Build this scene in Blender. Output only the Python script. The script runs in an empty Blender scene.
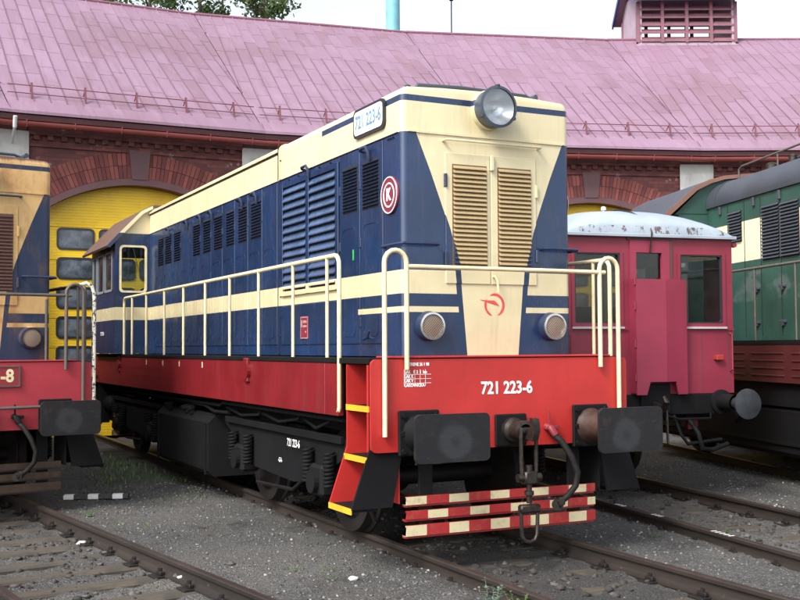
import bpy, bmesh, math, random
import numpy as np
from mathutils import Vector, Matrix
R = math.radians
random.seed(7); rng = np.random.default_rng(7)
scn = bpy.context.scene
C = scn.collection

# ------------------------------------------------------------------ camera
CAM = Vector((-5.0228, -8.1045, 1.7685)); YAW, PITCH, ROLL, FPX = -0.4573, 0.0436, -0.0055, 1080.03
fw = Vector((-math.sin(YAW)*math.cos(PITCH), math.cos(YAW)*math.cos(PITCH), math.sin(PITCH)))
r0 = Vector((math.cos(YAW), math.sin(YAW), 0)); u0 = r0.cross(fw)
rt = r0*math.cos(ROLL)+u0*math.sin(ROLL); up = u0*math.cos(ROLL)-r0*math.sin(ROLL)
cd = bpy.data.cameras.new('camera'); cam = bpy.data.objects.new('camera', cd); C.objects.link(cam)
cd.sensor_width = 36; cd.lens = 36*FPX/800; cd.clip_end = 2000
m = Matrix((rt, up, -fw)).transposed().to_4x4(); m.translation = CAM
cam.matrix_world = m; scn.camera = cam

# ------------------------------------------------------------------ light
SUN = Vector((-0.70, -0.34, 0.76)).normalized()
w = bpy.data.worlds.new('World'); scn.world = w; w.use_nodes = True
nt = w.node_tree; bg = nt.nodes['Background']
sky = nt.nodes.new('ShaderNodeTexSky'); sky.sky_type = 'NISHITA'; sky.sun_disc = False
sky.sun_elevation = math.asin(SUN.z); sky.sun_rotation = math.atan2(SUN.x, SUN.y)
sky.air_density = 1.0; sky.dust_density = 3.5; sky.ozone_density = 1.0; sky.altitude = 300
bw = nt.nodes.new('ShaderNodeRGBToBW'); nt.links.new(sky.outputs[0], bw.inputs[0])
cm = nt.nodes.new('ShaderNodeMix'); cm.data_type = 'RGBA'; cm.inputs[0].default_value = 0.72
nt.links.new(sky.outputs[0], cm.inputs[6]); nt.links.new(bw.outputs[0], cm.inputs[7])
nt.links.new(cm.outputs[2], bg.inputs[0]); bg.inputs[1].default_value = 0.15
sd = bpy.data.lights.new('sun', 'SUN'); sd.energy = 1.15; sd.angle = R(16); sd.color = (1, .96, .9)
so = bpy.data.objects.new('sun', sd); C.objects.link(so); so.location = (-20, -20, 40)
so.rotation_euler = SUN.to_track_quat('Z', 'Y').to_euler()
scn.view_settings.view_transform = 'Standard'; scn.view_settings.look = 'None'
scn.view_settings.exposure = 1.58; scn.view_settings.gamma = 1; scn.view_settings.use_curve_mapping = False

# ------------------------------------------------------------------ node helpers
class S:
    """a scalar socket with arithmetic"""
    def __init__(s, t, k): s.t, s.k = t, k
    def op(s, o, b=None, c=None):
        n = s.t.nodes.new('ShaderNodeMath'); n.operation = o
        for i, v in enumerate((s, b, c)):
            if v is None: continue
            if isinstance(v, S): s.t.links.new(v.k, n.inputs[i])
            else: n.inputs[i].default_value = v
        return S(s.t, n.outputs[0])
    def __add__(s, b): return s.op('ADD', b)
    def __sub__(s, b): return s.op('SUBTRACT', b)
    def __mul__(s, b): return s.op('MULTIPLY', b)
    def __truediv__(s, b): return s.op('DIVIDE', b)
    def gt(s, b): return s.op('GREATER_THAN', b)
    def lt(s, b): return s.op('LESS_THAN', b)
    def max(s, b): return s.op('MAXIMUM', b)
    def min(s, b): return s.op('MINIMUM', b)
    def abs(s): return s.op('ABSOLUTE')
    def between(s, a, b): return s.gt(a)*s.lt(b)
    def inv(s): return s.op('MULTIPLY_ADD', -1.0, 1.0)
    def step(s, a, b):
        n = s.t.nodes.new('ShaderNodeMapRange'); n.interpolation_type = 'SMOOTHSTEP'
        s.t.links.new(s.k, n.inputs[0]); n.inputs[1].default_value = a; n.inputs[2].default_value = b
        return S(s.t, n.outputs[0])

class Mat:
    def __init__(s, name):
        s.m = bpy.data.materials.new(name); s.m.use_nodes = True; s.t = s.m.node_tree
        s.b = s.t.nodes['Principled BSDF']; s._c = None
    def coords(s):
        if s._c is None:
            tc = s.t.nodes.new('ShaderNodeTexCoord'); s._c = tc.outputs['Object']
        return s._c
    def xyz(s):
        n = s.t.nodes.new('ShaderNodeSeparateXYZ'); s.t.links.new(s.coords(), n.inputs[0])
        return [S(s.t, o) for o in n.outputs]
    def vec(s, scale=(1, 1, 1), off=(0, 0, 0), world=False):
        n = s.t.nodes.new('ShaderNodeMapping'); n.inputs['Scale'].default_value = scale; n.inputs['Location'].default_value = off
        if world:
            g = s.t.nodes.new('ShaderNodeNewGeometry'); s.t.links.new(g.outputs['Position'], n.inputs[0])
        else: s.t.links.new(s.coords(), n.inputs[0])
        return n.outputs[0]
    def noise(s, scale, detail=3, rough=.6, stretch=(1, 1, 1), off=(0, 0, 0), dist=0, world=False):
        n = s.t.nodes.new('ShaderNodeTexNoise'); n.inputs['Scale'].default_value = scale
        n.inputs['Detail'].default_value = detail; n.inputs['Roughness'].default_value = rough; n.inputs['Distortion'].default_value = dist
        s.t.links.new(s.vec(stretch, off, world), n.inputs['Vector']); return S(s.t, n.outputs['Fac'])
    def voro(s, scale, out='Distance', world=False, rand=1):
        n = s.t.nodes.new('ShaderNodeTexVoronoi'); n.inputs['Scale'].default_value = scale; n.inputs['Randomness'].default_value = rand
        s.t.links.new(s.vec(world=world), n.inputs['Vector']); return n.outputs[out]
    def mix(s, f, a, b, mode='MIX'):
        n = s.t.nodes.new('ShaderNodeMix'); n.data_type = 'RGBA'; n.blend_type = mode
        for i, v in ((0, f), (6, a), (7, b)):
            if isinstance(v, S): s.t.links.new(v.k, n.inputs[i])
            elif hasattr(v, 'is_linked'): s.t.links.new(v, n.inputs[i])
            elif i == 0: n.inputs[0].default_value = v
            else: n.inputs[i].default_value = (*v, 1)
        return n.outputs[2]
    def rand(s, island=False):
        if island: n = s.t.nodes.new('ShaderNodeNewGeometry'); return S(s.t, n.outputs['Random Per Island'])
        n = s.t.nodes.new('ShaderNodeObjectInfo'); return S(s.t, n.outputs['Random'])
    def color(s, c):
        if hasattr(c, 'is_linked'): s.t.links.new(c, s.b.inputs['Base Color'])
        else: s.b.inputs['Base Color'].default_value = (*c, 1)
    def set(s, k, v):
        if isinstance(v, S): s.t.links.new(v.k, s.b.inputs[k])
        else: s.b.inputs[k].default_value = v
    def bump(s, h, strength=.3, dist=.01):
        n = s.t.nodes.new('ShaderNodeBump'); n.inputs['Strength'].default_value = strength; n.inputs['Distance'].default_value = dist
        s.t.links.new(h.k if isinstance(h, S) else h, n.inputs['Height']); s.t.links.new(n.outputs[0], s.b.inputs['Normal'])
    def done(s, rough=None, metal=None):
        if rough is not None: s.set('Roughness', rough)
        if metal is not None: s.set('Metallic', metal)
        return s.m

def paint(name, col, rough=.4, grime=.35, gcol=(.05, .045, .04), rust=0., bump=.06, metal=0, fade=.12, scale=1):
    M = Mat(name)
    n1 = M.noise(1.7*scale, 4); n2 = M.noise(9*scale, 5, .7, (1, 1, .25)); n3 = M.noise(55*scale, 3, .7)
    c = M.mix(n1.step(.3, .75), tuple(x*(1-fade) for x in col), tuple(min(1, x*(1+fade)) for x in col))
    c = M.mix(n2.step(.5, .85)*grime, c, gcol)
    c = M.mix(n3.step(.62, .8)*(grime*.6), c, gcol)
    if rust:
        q = (M.noise(3.3*scale, 6, .7) + n3*.25).step(.80-.25*rust, .92-.22*rust)
        c = M.mix(q, c, M.mix(M.noise(24*scale, 4), (.16, .055, .022), (.30, .13, .055)))
    c = M.mix(M.noise(13*scale, 4, .65, (1, 1, .07)).step(.55, .8)*(grime*.7), c, gcol)
    M.color(c)
    M.set('Roughness', (n1*.18 + n2*.2 + (rough-.17)))
    M.bump(n1*.6 + n3*.1 + n2*.3, bump, .02)
    return M.done(metal=metal)

def plain(name, col, rough=.6, var=.15, scale=14, metal=0, bump=.1):
    M = Mat(name); n = M.noise(scale, 4)
    M.color(M.mix(n.step(.25, .75), tuple(x*(1-var) for x in col), tuple(min(1, x*(1+var)) for x in col)))
    M.bump(n, bump, .01)
    return M.done(rough, metal)

def glass(name, tint=(.55, .6, .62), alpha=.25, rough=.03):
    M = Mat(name); t = M.t
    tr = t.nodes.new('ShaderNodeBsdfTransparent'); tr.inputs[0].default_value = (*tint, 1)
    gl = t.nodes.new('ShaderNodeBsdfGlossy'); gl.inputs['Roughness'].default_value = rough
    fr = t.nodes.new('ShaderNodeFresnel'); fr.inputs[0].default_value = 1.5
    df = t.nodes.new('ShaderNodeBsdfDiffuse'); df.inputs[0].default_value = (.22, .22, .21, 1)
    mx0 = t.nodes.new('ShaderNodeMixShader'); t.links.new((M.noise(6, 4).step(.3, .8)*alpha).k, mx0.inputs[0])
    t.links.new(tr.outputs[0], mx0.inputs[1]); t.links.new(df.outputs[0], mx0.inputs[2])
    mx = t.nodes.new('ShaderNodeMixShader'); t.links.new((S(t, fr.outputs[0])*.8).k, mx.inputs[0])
    t.links.new(mx0.outputs[0], mx.inputs[1]); t.links.new(gl.outputs[0], mx.inputs[2])
    t.links.new(mx.outputs[0], t.nodes['Material Output'].inputs[0])
    return M.m

# ------------------------------------------------------------------ mesh helpers
class MB:
    def __init__(s): s.v, s.f = [], []
    def add(s, vs, fs):
        b = len(s.v); s.v += [tuple(x) for x in vs]; s.f += [tuple(i+b for i in f) for f in fs]; return s
    def box(s, x0, x1, y0, y1, z0, z1, ch=0):
        if ch <= 0:
            return s.add([(x, y, z) for z in (z0, z1) for y in (y0, y1) for x in (x0, x1)],
                         [(0, 2, 3, 1), (4, 5, 7, 6), (0, 1, 5, 4), (2, 6, 7, 3), (0, 4, 6, 2), (1, 3, 7, 5)])
        bm = bmesh.new(); bmesh.ops.create_cube(bm, size=1)
        for v in bm.verts: v.co = Vector(((x0, x1)[v.co.x > 0], (y0, y1)[v.co.y > 0], (z0, z1)[v.co.z > 0]))
        ch = min(ch, .45*min(abs(x1-x0), abs(y1-y0), abs(z1-z0)))
        bmesh.ops.bevel(bm, geom=bm.edges[:], offset=ch, segments=1, affect='EDGES')
        return s.bm(bm)
    def bm(s, bm):
        bm.verts.index_update(); s.add([v.co[:] for v in bm.verts], [[v.index for v in f.verts] for f in bm.faces]); bm.free(); return s
    def prism(s, pts, axis, a, b):
        """polygon pts (2-D) extruded along axis 'x','y','z' from a to b"""
        n = len(pts)
        def P(p, h): return {'x': (h, p[0], p[1]), 'y': (p[0], h, p[1]), 'z': (p[0], p[1], h)}[axis]
        return s.add([P(p, a) for p in pts]+[P(p, b) for p in pts],
                     [tuple(range(n))[::-1], tuple(range(n, 2*n))]+[(i, (i+1) % n, n+(i+1) % n, n+i) for i in range(n)])
    def tube(s, path, r, n=8, cap=True):
        path = [Vector(p) for p in path]; rs = r if isinstance(r, (list, tuple)) else [r]*len(path)
        rings = []; ref = None
        for i, p in enumerate(path):
            d = (path[min(i+1, len(path)-1)]-path[max(i-1, 0)]).normalized()
            if ref is None: ref = d.orthogonal().normalized()
            a = (ref-d*ref.dot(d)).normalized(); b = d.cross(a); ref = a
            rings.append([p+(a*math.cos(2*math.pi*k/n)+b*math.sin(2*math.pi*k/n))*rs[i] for k in range(n)])
        base = len(s.v)
        for q in rings: s.v += [tuple(x) for x in q]
        for i in range(len(rings)-1):
            for k in range(n):
                s.f.append((base+i*n+k, base+i*n+(k+1) % n, base+(i+1)*n+(k+1) % n, base+(i+1)*n+k))
        if cap: s.f.append(tuple(base+k for k in range(n))[::-1]); s.f.append(tuple(base+(len(rings)-1)*n+k for k in range(n)))
        return s
    def cyl(s, p, d, r, h, n=20, r2=None):
        d = Vector(d).normalized(); p = Vector(p); return s.tube([p, p+d*h], [r, r if r2 is None else r2], n)
    def lathe(s, prof, p, d, n=24):
        """profile [(radius, height)] turned about axis d from p"""
        d = Vector(d).normalized(); p = Vector(p); a = d.orthogonal().normalized(); b = d.cross(a); base = len(s.v)
        for (r, h) in prof:
            s.v += [tuple(p+d*h+(a*math.cos(2*math.pi*k/n)+b*math.sin(2*math.pi*k/n))*max(r, 1e-4)) for k in range(n)]
        for i in range(len(prof)-1):
            for k in range(n): s.f.append((base+i*n+k, base+i*n+(k+1) % n, base+(i+1)*n+(k+1) % n, base+(i+1)*n+k))
        return s
    def mesh(s, name):
        me = bpy.data.meshes.new(name); me.from_pydata(s.v, [], s.f); me.update(); return me
    def build(s, name, mat, parent=None, smooth=None, fix=True):
        me = s.mesh(name)
        if fix:
            bm = bmesh.new(); bm.from_mesh(me); bmesh.ops.recalc_face_normals(bm, faces=bm.faces[:]); bm.to_mesh(me); bm.free()
        return obj(name, me, mat, parent, smooth)
def obj(name, me, mat, parent=None, smooth=None):
    if mat is not None and not me.materials: me.materials.append(mat)
    if smooth is not None:
        me.polygons.foreach_set('use_smooth', [True]*len(me.polygons)); me.set_sharp_from_angle(angle=R(smooth))
    o = bpy.data.objects.new(name, me); C.objects.link(o); o.parent = parent; return o
def tag(o, label=None, cat=None, group=None, kind=None):
    for k, v in (('label', label), ('category', cat), ('group', group), ('kind', kind)):
        if v: o[k] = v
    return o
def empty(name, loc=(0, 0, 0), rz=0):
    o = bpy.data.objects.new(name, None); o.empty_display_size = .3; C.objects.link(o); o.location = loc; o.rotation_euler = (0, 0, rz); return o
def arc(cx, cy, r, a0, a1, n): return [(cx+r*math.cos(R(a0+(a1-a0)*i/n)), cy+r*math.sin(R(a0+(a1-a0)*i/n))) for i in range(n+1)]
def rrect(x0, x1, y0, y1, r, n=4):
    return arc(x1-r, y0+r, r, -90, 0, n)+arc(x1-r, y1-r, r, 0, 90, n)+arc(x0+r, y1-r, r, 90, 180, n)+arc(x0+r, y0+r, r, 180, 270, n)
def ring_prism(mb, outer, inner, axis, a, b):
    n = len(outer)
    def P(p, h): return {'x': (h, p[0], p[1]), 'y': (p[0], h, p[1]), 'z': (p[0], p[1], h)}[axis]
    vs = [P(p, h) for h in (a, b) for q in (outer, inner) for p in q]
    fs = []
    for i in range(n):
        j = (i+1) % n
        fs += [(i, j, n+j, n+i), (2*n+i, 3*n+i, 3*n+j, 2*n+j), (i, 2*n+i, 2*n+j, j), (n+i, n+j, 3*n+j, 3*n+i)]
    return mb.add(vs, fs)
def text(name, body, size, mat, parent, origin, xdir, ydir, sx=1, align='CENTER', bold=0., ext=.0015):
    cu = bpy.data.curves.new(name, 'FONT'); cu.body = body; cu.size = size; cu.align_x = align; cu.align_y = 'CENTER'
    cu.offset = bold; cu.extrude = ext; cu.resolution_u = 3
    t = bpy.data.objects.new(name, cu); C.objects.link(t)
    me = bpy.data.meshes.new_from_object(t.evaluated_get(bpy.context.evaluated_depsgraph_get()))
    bpy.data.objects.remove(t); me.materials.clear()
    X, Y = Vector(xdir).normalized(), Vector(ydir).normalized(); Z = X.cross(Y)
    M_ = Matrix((X*sx, Y, Z)).transposed().to_4x4(); M_.translation = Vector(origin); me.transform(M_)
    return obj(name, me, mat, parent)

# ------------------------------------------------------------------ the fan of tracks
TT = Vector((0, -21, 0))                       # turntable centre the tracks radiate from
def ax(a): return Vector((math.sin(R(a)), math.cos(R(a)), 0))
def lat(a): return Vector((math.cos(R(a)), -math.sin(R(a)), 0))
def fan(a, rr, l=0, z=0): return TT+ax(a)*rr+lat(a)*l+Vector((0, 0, z))
# angle, lateral offset of the centre line, rail level
TRACKS = {'main': (0, .03, 0), 'left': (-8.3, -.16, -.05), 'railcar': (8.6, -.16, 0), 'green': (17.2, 0, 0)}

# ------------------------------------------------------------------ materials
CREAM, BLUE, RED = (.66, .575, .355), (.009, .028, .082), (.42, .025, .022)
def livery(name, cream, blue, rust=0., rough=.24, spec=.65):
    M = Mat(name); x, y, z = M.xyz()
    hw = ((z-1.71)*.088+.27).max((z-2.45)*.28+.335).max((z-2.81)*.38+.435).max((z-3.31)*.42+.625)
    ax_ = (x-.045).abs()
    front = y.lt(.325)*ax_.lt(.90)
    lower = z.lt(3.66)
    band = z.between(2.238, 2.445); st2 = z.between(2.075, 2.125)
    side_c = band.max(st2*y.lt(1.22))
    frnt_c = ax_.lt(hw).max(band*ax_.gt(hw+.055)).max(st2*ax_.gt(hw+.05))
    low_c = front*frnt_c + front.inv()*side_c
    stripe = z.between(3.935, 3.99)*y.lt(2.14)
    isC = lower*low_c + lower.inv()*stripe.inv()
    n1 = M.noise(1.3, 4); n2 = M.noise(7, 5, .7, (1, 1, .22)); n3 = M.noise(60, 3, .7)
    cc = M.mix(n1.step(.3, .8), tuple(q*.9 for q in cream), cream); cb = M.mix(n1.step(.3, .8), tuple(q*.75 for q in blue), tuple(q*1.25 for q in blue))
    c = M.mix(isC, cb, cc)
    st_ = M.noise(15, 4, .65, (1, 1, .09)); c = M.mix(n2.step(.5, .85)*(.22+.3*rust), c, (.12, .085, .05)); c = M.mix(st_.step(.55, .8)*(.22+.2*rust), c, (.13, .09, .05))
    c = M.mix(n3.step(.64, .78)*(.15+.3*rust), c, (.06, .045, .03))
    if rust:
        q = (M.noise(2.2, 7, .72, (1, 1, .6)) + n2*.35).step(.62, .95)*(isC*.7+.22)
        c = M.mix(q, c, M.mix(M.noise(16, 5, .7), (.20, .065, .02), (.50, .24, .08)))
        roof = (z+n2*.08).step(4.06, 4.10)
        c = M.mix(roof, c, (.10, .05, .035))
    M.color(c)
    M.set('Roughness', n1*.12+n2*.12+(rough-.1+.25*rust)); M.set('Specular IOR Level', spec*(1-.5*rust))
    M.bump(M.noise(2.3, 2, .45, (1, 1, .55))*1.0+n3*.006, .55, .035)
    return M.done()
MAT = {}
MAT['livery'] = livery('locomotive livery paint', CREAM, BLUE)
MAT['livery_old'] = livery('rusted locomotive livery paint', (.62, .40, .17), (.022, .035, .075), 1.)
MAT['slat_skylit'] = livery('faded sky-lit shutter paint', CREAM, (.045, .085, .175)); MAT['slat'] = livery('dirty louvre paint', (.40, .295, .15), BLUE, .0, .5); MAT['slat_old'] = paint('maroon louvre paint', (.09, .04, .035), .5, .3)  # shutter slats: livery copy with fading and sky reflection put into its blue
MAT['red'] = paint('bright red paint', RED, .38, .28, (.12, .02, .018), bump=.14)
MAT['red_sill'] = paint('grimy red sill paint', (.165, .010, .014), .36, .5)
MAT['red_old'] = paint('faded red paint', (.34, .028, .042), .5, .25)
MAT['redsill_old'] = paint('old red sill paint', (.22, .02, .025), .5, .5)
MAT['creampipe'] = paint('cream handrail paint', (.72, .62, .38), .4, .25, rust=.12, scale=3)
MAT['greypipe'] = paint('bare grey handrail paint', (.09, .075, .065), .5, .4, rust=.4, scale=3)
def flaky(name):
    M = Mat(name); n = M.noise(22, 4, .7); M.color(M.mix(n.step(.54, .57), (.78, .74, .62), (.05, .04, .035))); M.bump(n, .3, .01); return M.done(.5)
MAT['flakypipe'] = flaky('flaking white handrail paint')
MAT['black'] = paint('underframe black', (.009, .009, .010), .62, .4, (.018, .016, .014))
MAT['black'].node_tree.nodes['Principled BSDF'].inputs['Specular IOR Level'].default_value = .12
MAT['dkblue'] = paint('dark blue steel', (.018, .03, .07), .35, .2)
MAT['void'] = plain('dark louvre backing', (.012, .011, .012), .8)
MAT['creamvoid'] = plain('brown louvre backing', (.14, .09, .045), .8)
MAT['steel'] = plain('oily steel', (.05, .042, .036), .42, .4, 20, .7)
MAT['wheel'] = plain('rusty wheel steel', (.013, .010, .009), .6, .35, 12, .2)
MAT['rubber'] = plain('dark rubber hose', (.014, .013, .012), .6, .35); MAT['rubber'].node_tree.nodes['Principled BSDF'].inputs['Specular IOR Level'].default_value = .2
MAT['yellowedge'] = paint('yellow step edge', (.62, .36, .02), .5, .4)
MAT['white'] = plain('white lettering', (.82, .82, .80), .5, .06)
MAT['numblue'] = plain('blue numeral paint', (.12, .24, .42), .4, .1)
MAT['plate'] = plain('white number plate', (.72, .76, .76), .25, .05)
MAT['blackgloss'] = plain('black rubber frame', (.02, .022, .028), .35, .1)
MAT['chrome'] = plain('chrome lamp ring', (.62, .62, .62), .2, .1, 10, .9)
MAT['glass'] = glass('window glass', (.80, .84, .84), .03)
MAT['headglass'] = glass('headlight glass', (.9, .92, .94), .12, .03)
MAT['reflector'] = plain('headlight reflector', (.80, .82, .84), .3, .05, 6, .55, .25); MAT['lamprim'] = paint('blue grey lamp rim', (.045, .06, .085), .35, .2)
MAT['darkpaint'] = plain('cab interior', (.10, .10, .10), .7)
MAT['rustbrown'] = plain('rusty buffer housing', (.040, .019, .013), .6, .4); MAT['winframe'] = paint('grey window frame', (.20, .22, .24), .4, .25); MAT['taprust'] = paint('dull red tap', (.20, .02, .03), .5, .4); MAT['smallprint'] = plain('pink small print', (.40, .22, .22), .5)
MAT['cabrust'] = paint('rusty cab roof', (.105, .058, .042), .6, .3, rust=.3)
MAT['emblemred'] = plain('emblem red', (.19, .022, .04), .4)
MAT['birdred'] = plain('emblem bird red', (.62, .06, .06), .4)
MAT['green_mark'] = plain('green marker paint', (.03, .4, .06), .4)
def lens_mat():
    M = Mat('ribbed brown lamp lens'); x, y, z = M.xyz()
    w_ = (x*260).op('SINE')*(z*260).op('SINE'); M.color(M.mix(w_.step(-1, 1), (.12, .09, .065), (.28, .22, .17))); M.bump(w_, .5, .004); return M.done(.25)
MAT['lens'] = lens_mat()
def guard_mat(name, old):
    M = Mat(name); x, y, z = M.xyz()
    # red and cream bars, the middle beam shifted by half a bar
    sh = z.between(.285, .40)*.205
    k = ((x+sh+1.02)*(1/.41)).op('FRACT'); cr = k.between(.13, .60)*y.abs().gt(-1)*(z.between(.440, .513).max(z.between(.320, .393)).max(z.between(.181, .273)))
    n = M.noise(14, 5, .7); n2 = M.noise(50, 3)
    c = M.mix(cr, (.32, .016, .018), (.58, .50, .31))
    c = M.mix(n.step(.5, .75)*.5, c, (.24, .13, .05)); c = M.mix(n2.step(.6, .75)*.4, c, (.07, .05, .04))
    if old: c = M.mix(n.step(.2, .8), (.025, .016, .012), (.06, .034, .02))
    M.color(c); M.bump(n, .15, .01); return M.done(.55)
MAT['guard'] = guard_mat('striped guard paint', False); MAT['guard_old'] = guard_mat('rusted guard paint', True)
def buffer_mat():
    M = Mat('greasy buffer steel'); x, y, z = M.xyz()
    rr_ = M.rand(); dx = (x.abs()-.86)+(rr_-.5)*.10; dz_ = z-1.06+(rr_*7).op('FRACT')*.06; d = (dx*dx+dz_*dz_*1.2).op('SQRT') + M.noise(12, 5, .7)*.10
    n = M.noise(11, 5, .7)
    c = M.mix(d.step(.17, .225), (.030, .032, .036), (.013, .013, .015)); c = M.mix(d.step(.07, .11), (.021, .022, .025), c)
    sc_ = M.noise(30, 5, .8, (.25, 1, 1.6), dist=1.2); c = M.mix(sc_.step(.60, .68)*.6, c, (.075, .072, .07)); c = M.mix(n.step(.52, .72)*.6, c, (.045, .030, .020)); M.color(c); M.bump(n, .2, .01)
    M.set('Roughness', n*.3+.40); return M.done(metal=.3)
MAT['buffer'] = buffer_mat()

# ------------------------------------------------------------------ locomotive
def locomotive(name, label, loc, rz, old=False):
    P = empty(name, loc, rz); tag(P, label, 'locomotive', 'four-axle diesel locomotives of one class')
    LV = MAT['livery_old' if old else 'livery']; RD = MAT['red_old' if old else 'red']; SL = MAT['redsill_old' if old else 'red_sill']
    PIPE = MAT['greypipe' if old else 'creampipe']; BK = MAT['black']
    H0, H1, S0, HL = -.866, .90, .291, 9.72          # hood sides, front, rear
    XC = .045
    def part(n, mb, mat, parent=P, smooth=None): return mb.build(n, mat, parent, smooth)
    # hood: profile with a rounded roof edge, front edges rounded
    prof = [(H0, 1.686)]+arc(H0+.085, 3.985, .085, 180, 98, 6)+[(-.45, 4.088), (.02, 4.10), (.47, 4.088)]+arc(H1-.085, 3.985, .085, 82, 0, 6)+[(H1, 1.686)]
    bm = bmesh.new()
    vs = [bm.verts.new((p[0], S0, p[1])) for p in prof]; f = bm.faces.new(vs)
    ex = bmesh.ops.extrude_face_region(bm, geom=[f]); nv = [e for e in ex['geom'] if isinstance(e, bmesh.types.BMVert)]
    for v in nv: v.co.y = HL
    bmesh.ops.recalc_face_normals(bm, faces=bm.faces[:])
    fe = [e for e in bm.edges if all(abs(v.co.y-S0) < 1e-5 for v in e.verts) and max(v.co.z for v in e.verts) > 1.7]
    bmesh.ops.bevel(bm, geom=fe, offset=.055, segments=4, affect='EDGES', profile=.5)
    hood = part('hood', MB().bm(bm), LV, smooth=35)
    # roof: side gutter strips, joint band, raised top panel
    part('roof_joint', MB().prism([(H0-.012, 1.70)]+[(x*1.012, z+.012) for x, z in prof[1:-1]]+[(H1+.012, 1.70), (H1-.01, 1.70), (H1-.02, 3.9), (.6, 4.04), (-.6, 4.04), (H0+.02, 3.9), (H0+.01, 1.70)], 'y', 3.385, 3.425), LV, hood)
    for s, X in ((-1, H0), (1, H1)):
        part('roof_groove', MB().box(min(X, X+s*.004), max(X, X+s*.004), 3.44, 9.7, 3.962, 3.984), MAT['void'], hood); part('hood_joint', MB().box(min(X, X+s*.0135), max(X, X+s*.0135), 3.426, 3.446, 1.70, 4.05), MAT['void'], hood); part('roof_gutter', MB().box(min(X, X+s*.02), max(X, X+s*.02), 3.44, 9.7, 3.985, 4.01), LV, hood)
        part('cornice_strip', MB().box(min(X, X+s*.012), max(X, X+s*.012), .36, 9.7, 3.655, 3.675), LV, hood)
    part('cornice_strip', MB().box(H0+.06, H1-.06, S0-.012, S0+.01, 3.655, 3.675), LV, hood)
    part('roof_pipe', MB().tube([(-.66, .45, 4.07), (-.64, .42, 4.115), (-.2, .40, 4.128), (.5, .42, 4.125), (.66, .46, 4.08)], .017), MAT['lamprim'], hood, 40)
    part('lifting_eye', MB().lathe([(.045, 0), (.045, .02), (.02, .05), (.03, .07), (0, .085)], (-.70, .50, 4.05), (0, 0, 1), 10), MAT['lamprim'], hood, 40)
    part('horn', MB().tube([(.60, .66, 4.07), (.62, .60, 4.14), (.66, .48, 4.14)], [.012, .014, .03], 10), MAT['lamprim'], hood, 40)
    part('roof_hatch', MB().box(-.5, .55, 3.6, 8.9, 4.07, 4.13, .02), LV, hood)
    # doors, louvres and handles along both sides
    slat = {}
    def slat_mesh(wid, dep, hgt, mat):
        k = (round(wid, 3), dep, round(hgt, 3))
        if k not in slat:
            me = MB().prism([(0, hgt*.55), (-dep, -hgt*.28), (-dep+.004, -hgt*.42), (.004, hgt*.36)], 'y', -wid/2, wid/2).mesh('slat'); me.materials.append(mat); slat[k] = me
        return slat[k]
    def louvre(s, X, y0, y1, z0, z1, n, parent, frame=True, dep=.022, back='void', smat=None):
        smat = smat or LV
        """slatted opening on a side wall; s = -1 left, +1 right"""
        lo = part('louvre', MB().box(min(X+s*.012, X+s*.004), max(X+s*.012, X+s*.004), y0-.01, y1+.01, z0-.01, z1+.01), MAT[back], parent) if frame else parent
        pit = (z1-z0)/n
        mb = MB()
        for i in range(n):
            zc = z0+pit*(i+.5)
            pr = [(X+s*.012, zc+pit*.45), (X+s*(.012+dep), zc-pit*.22), (X+s*(.010+dep), zc-pit*.36), (X+s*.010, zc+pit*.30)] if not frame else [(X+s*.012, zc+pit*.22), (X+s*(.012+dep), zc-pit*.12), (X+s*(.010+dep), zc-pit*.30), (X+s*.010, zc+pit*.02)]
            if s > 0 or old: mb.prism(pr, 'y', y0, y1)
            else: part('slat', MB().prism(pr, 'y', y0, y1), smat, lo)
        if mb.v: tag(part('slat_set', mb, LV, lo), kind='stuff')
        return lo
    for s, X in ((-1, H0), (1, H1)):
        def hook(y, z, par):
            part('door_handle', MB().tube([(X+s*.010, y+.09, z), (X+s*.05, y+.09, z+.005), (X+s*.068, y+.05, z+.012), (X+s*.068, y-.07, z+.015), (X+s*.055, y-.095, z-.03), (X+s*.04, y-.08, z-.12)], .0155, 7), MAT['dkblue'], par, 40)
        def door(y0, y1, panel=True):
            d = part('access_door', MB().box(min(X+s*.010, X-s*.005), max(X+s*.010, X-s*.005), y0+.008, y1-.008, 1.80, 3.645, .004), LV)
            if panel:
                ring = MB(); ring_prism(ring, rrect(y0+.11, y1-.07, 1.87, 2.93, .06), rrect(y0+.13, y1-.09, 1.89, 2.91, .045), 'x', X+s*.009, X+s*.015)
                part('pressed_panel', ring, LV, d)
            for zz in (2.0, 2.75, 3.3): part('hinge', MB().box(min(X+s*.02, X), max(X+s*.02, X), y1-.03, y1+.015, zz-.045, zz+.045, .004), MAT['dkblue'], d)
            return d
        d1 = door(.66, 1.17); louvre(s, X, .75, 1.10, 3.065, 3.495, 13, d1)
        d2 = door(1.17, 1.66); louvre(s, X, 1.23, 1.57, 3.075, 3.50, 13, d2); hook(.98, 3.60, d1)
        # the tall two-leaf shutter
        sh = part('shutter', MB().box(min(X+s*.003, X-s*.003), max(X+s*.003, X-s*.003), 1.70, 3.30, 2.385, 3.56), MAT['void'])
        fr = MB()
        for a, b, c_, d_ in ((1.66, 1.735, 2.34, 3.60), (2.455, 2.54, 2.34, 3.60), (3.245, 3.33, 2.34, 3.60)): fr.box(min(X+s*.03, X), max(X+s*.03, X), a, b, c_, d_, .004)
        for c_, d_ in ((2.34, 2.39), (3.545, 3.60)): fr.box(min(X+s*.028, X), max(X+s*.028, X), 1.735, 2.455, c_, d_); fr.box(min(X+s*.028, X), max(X+s*.028, X), 2.54, 3.245, c_, d_)
        part('shutter_frame', fr, LV, sh)
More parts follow.
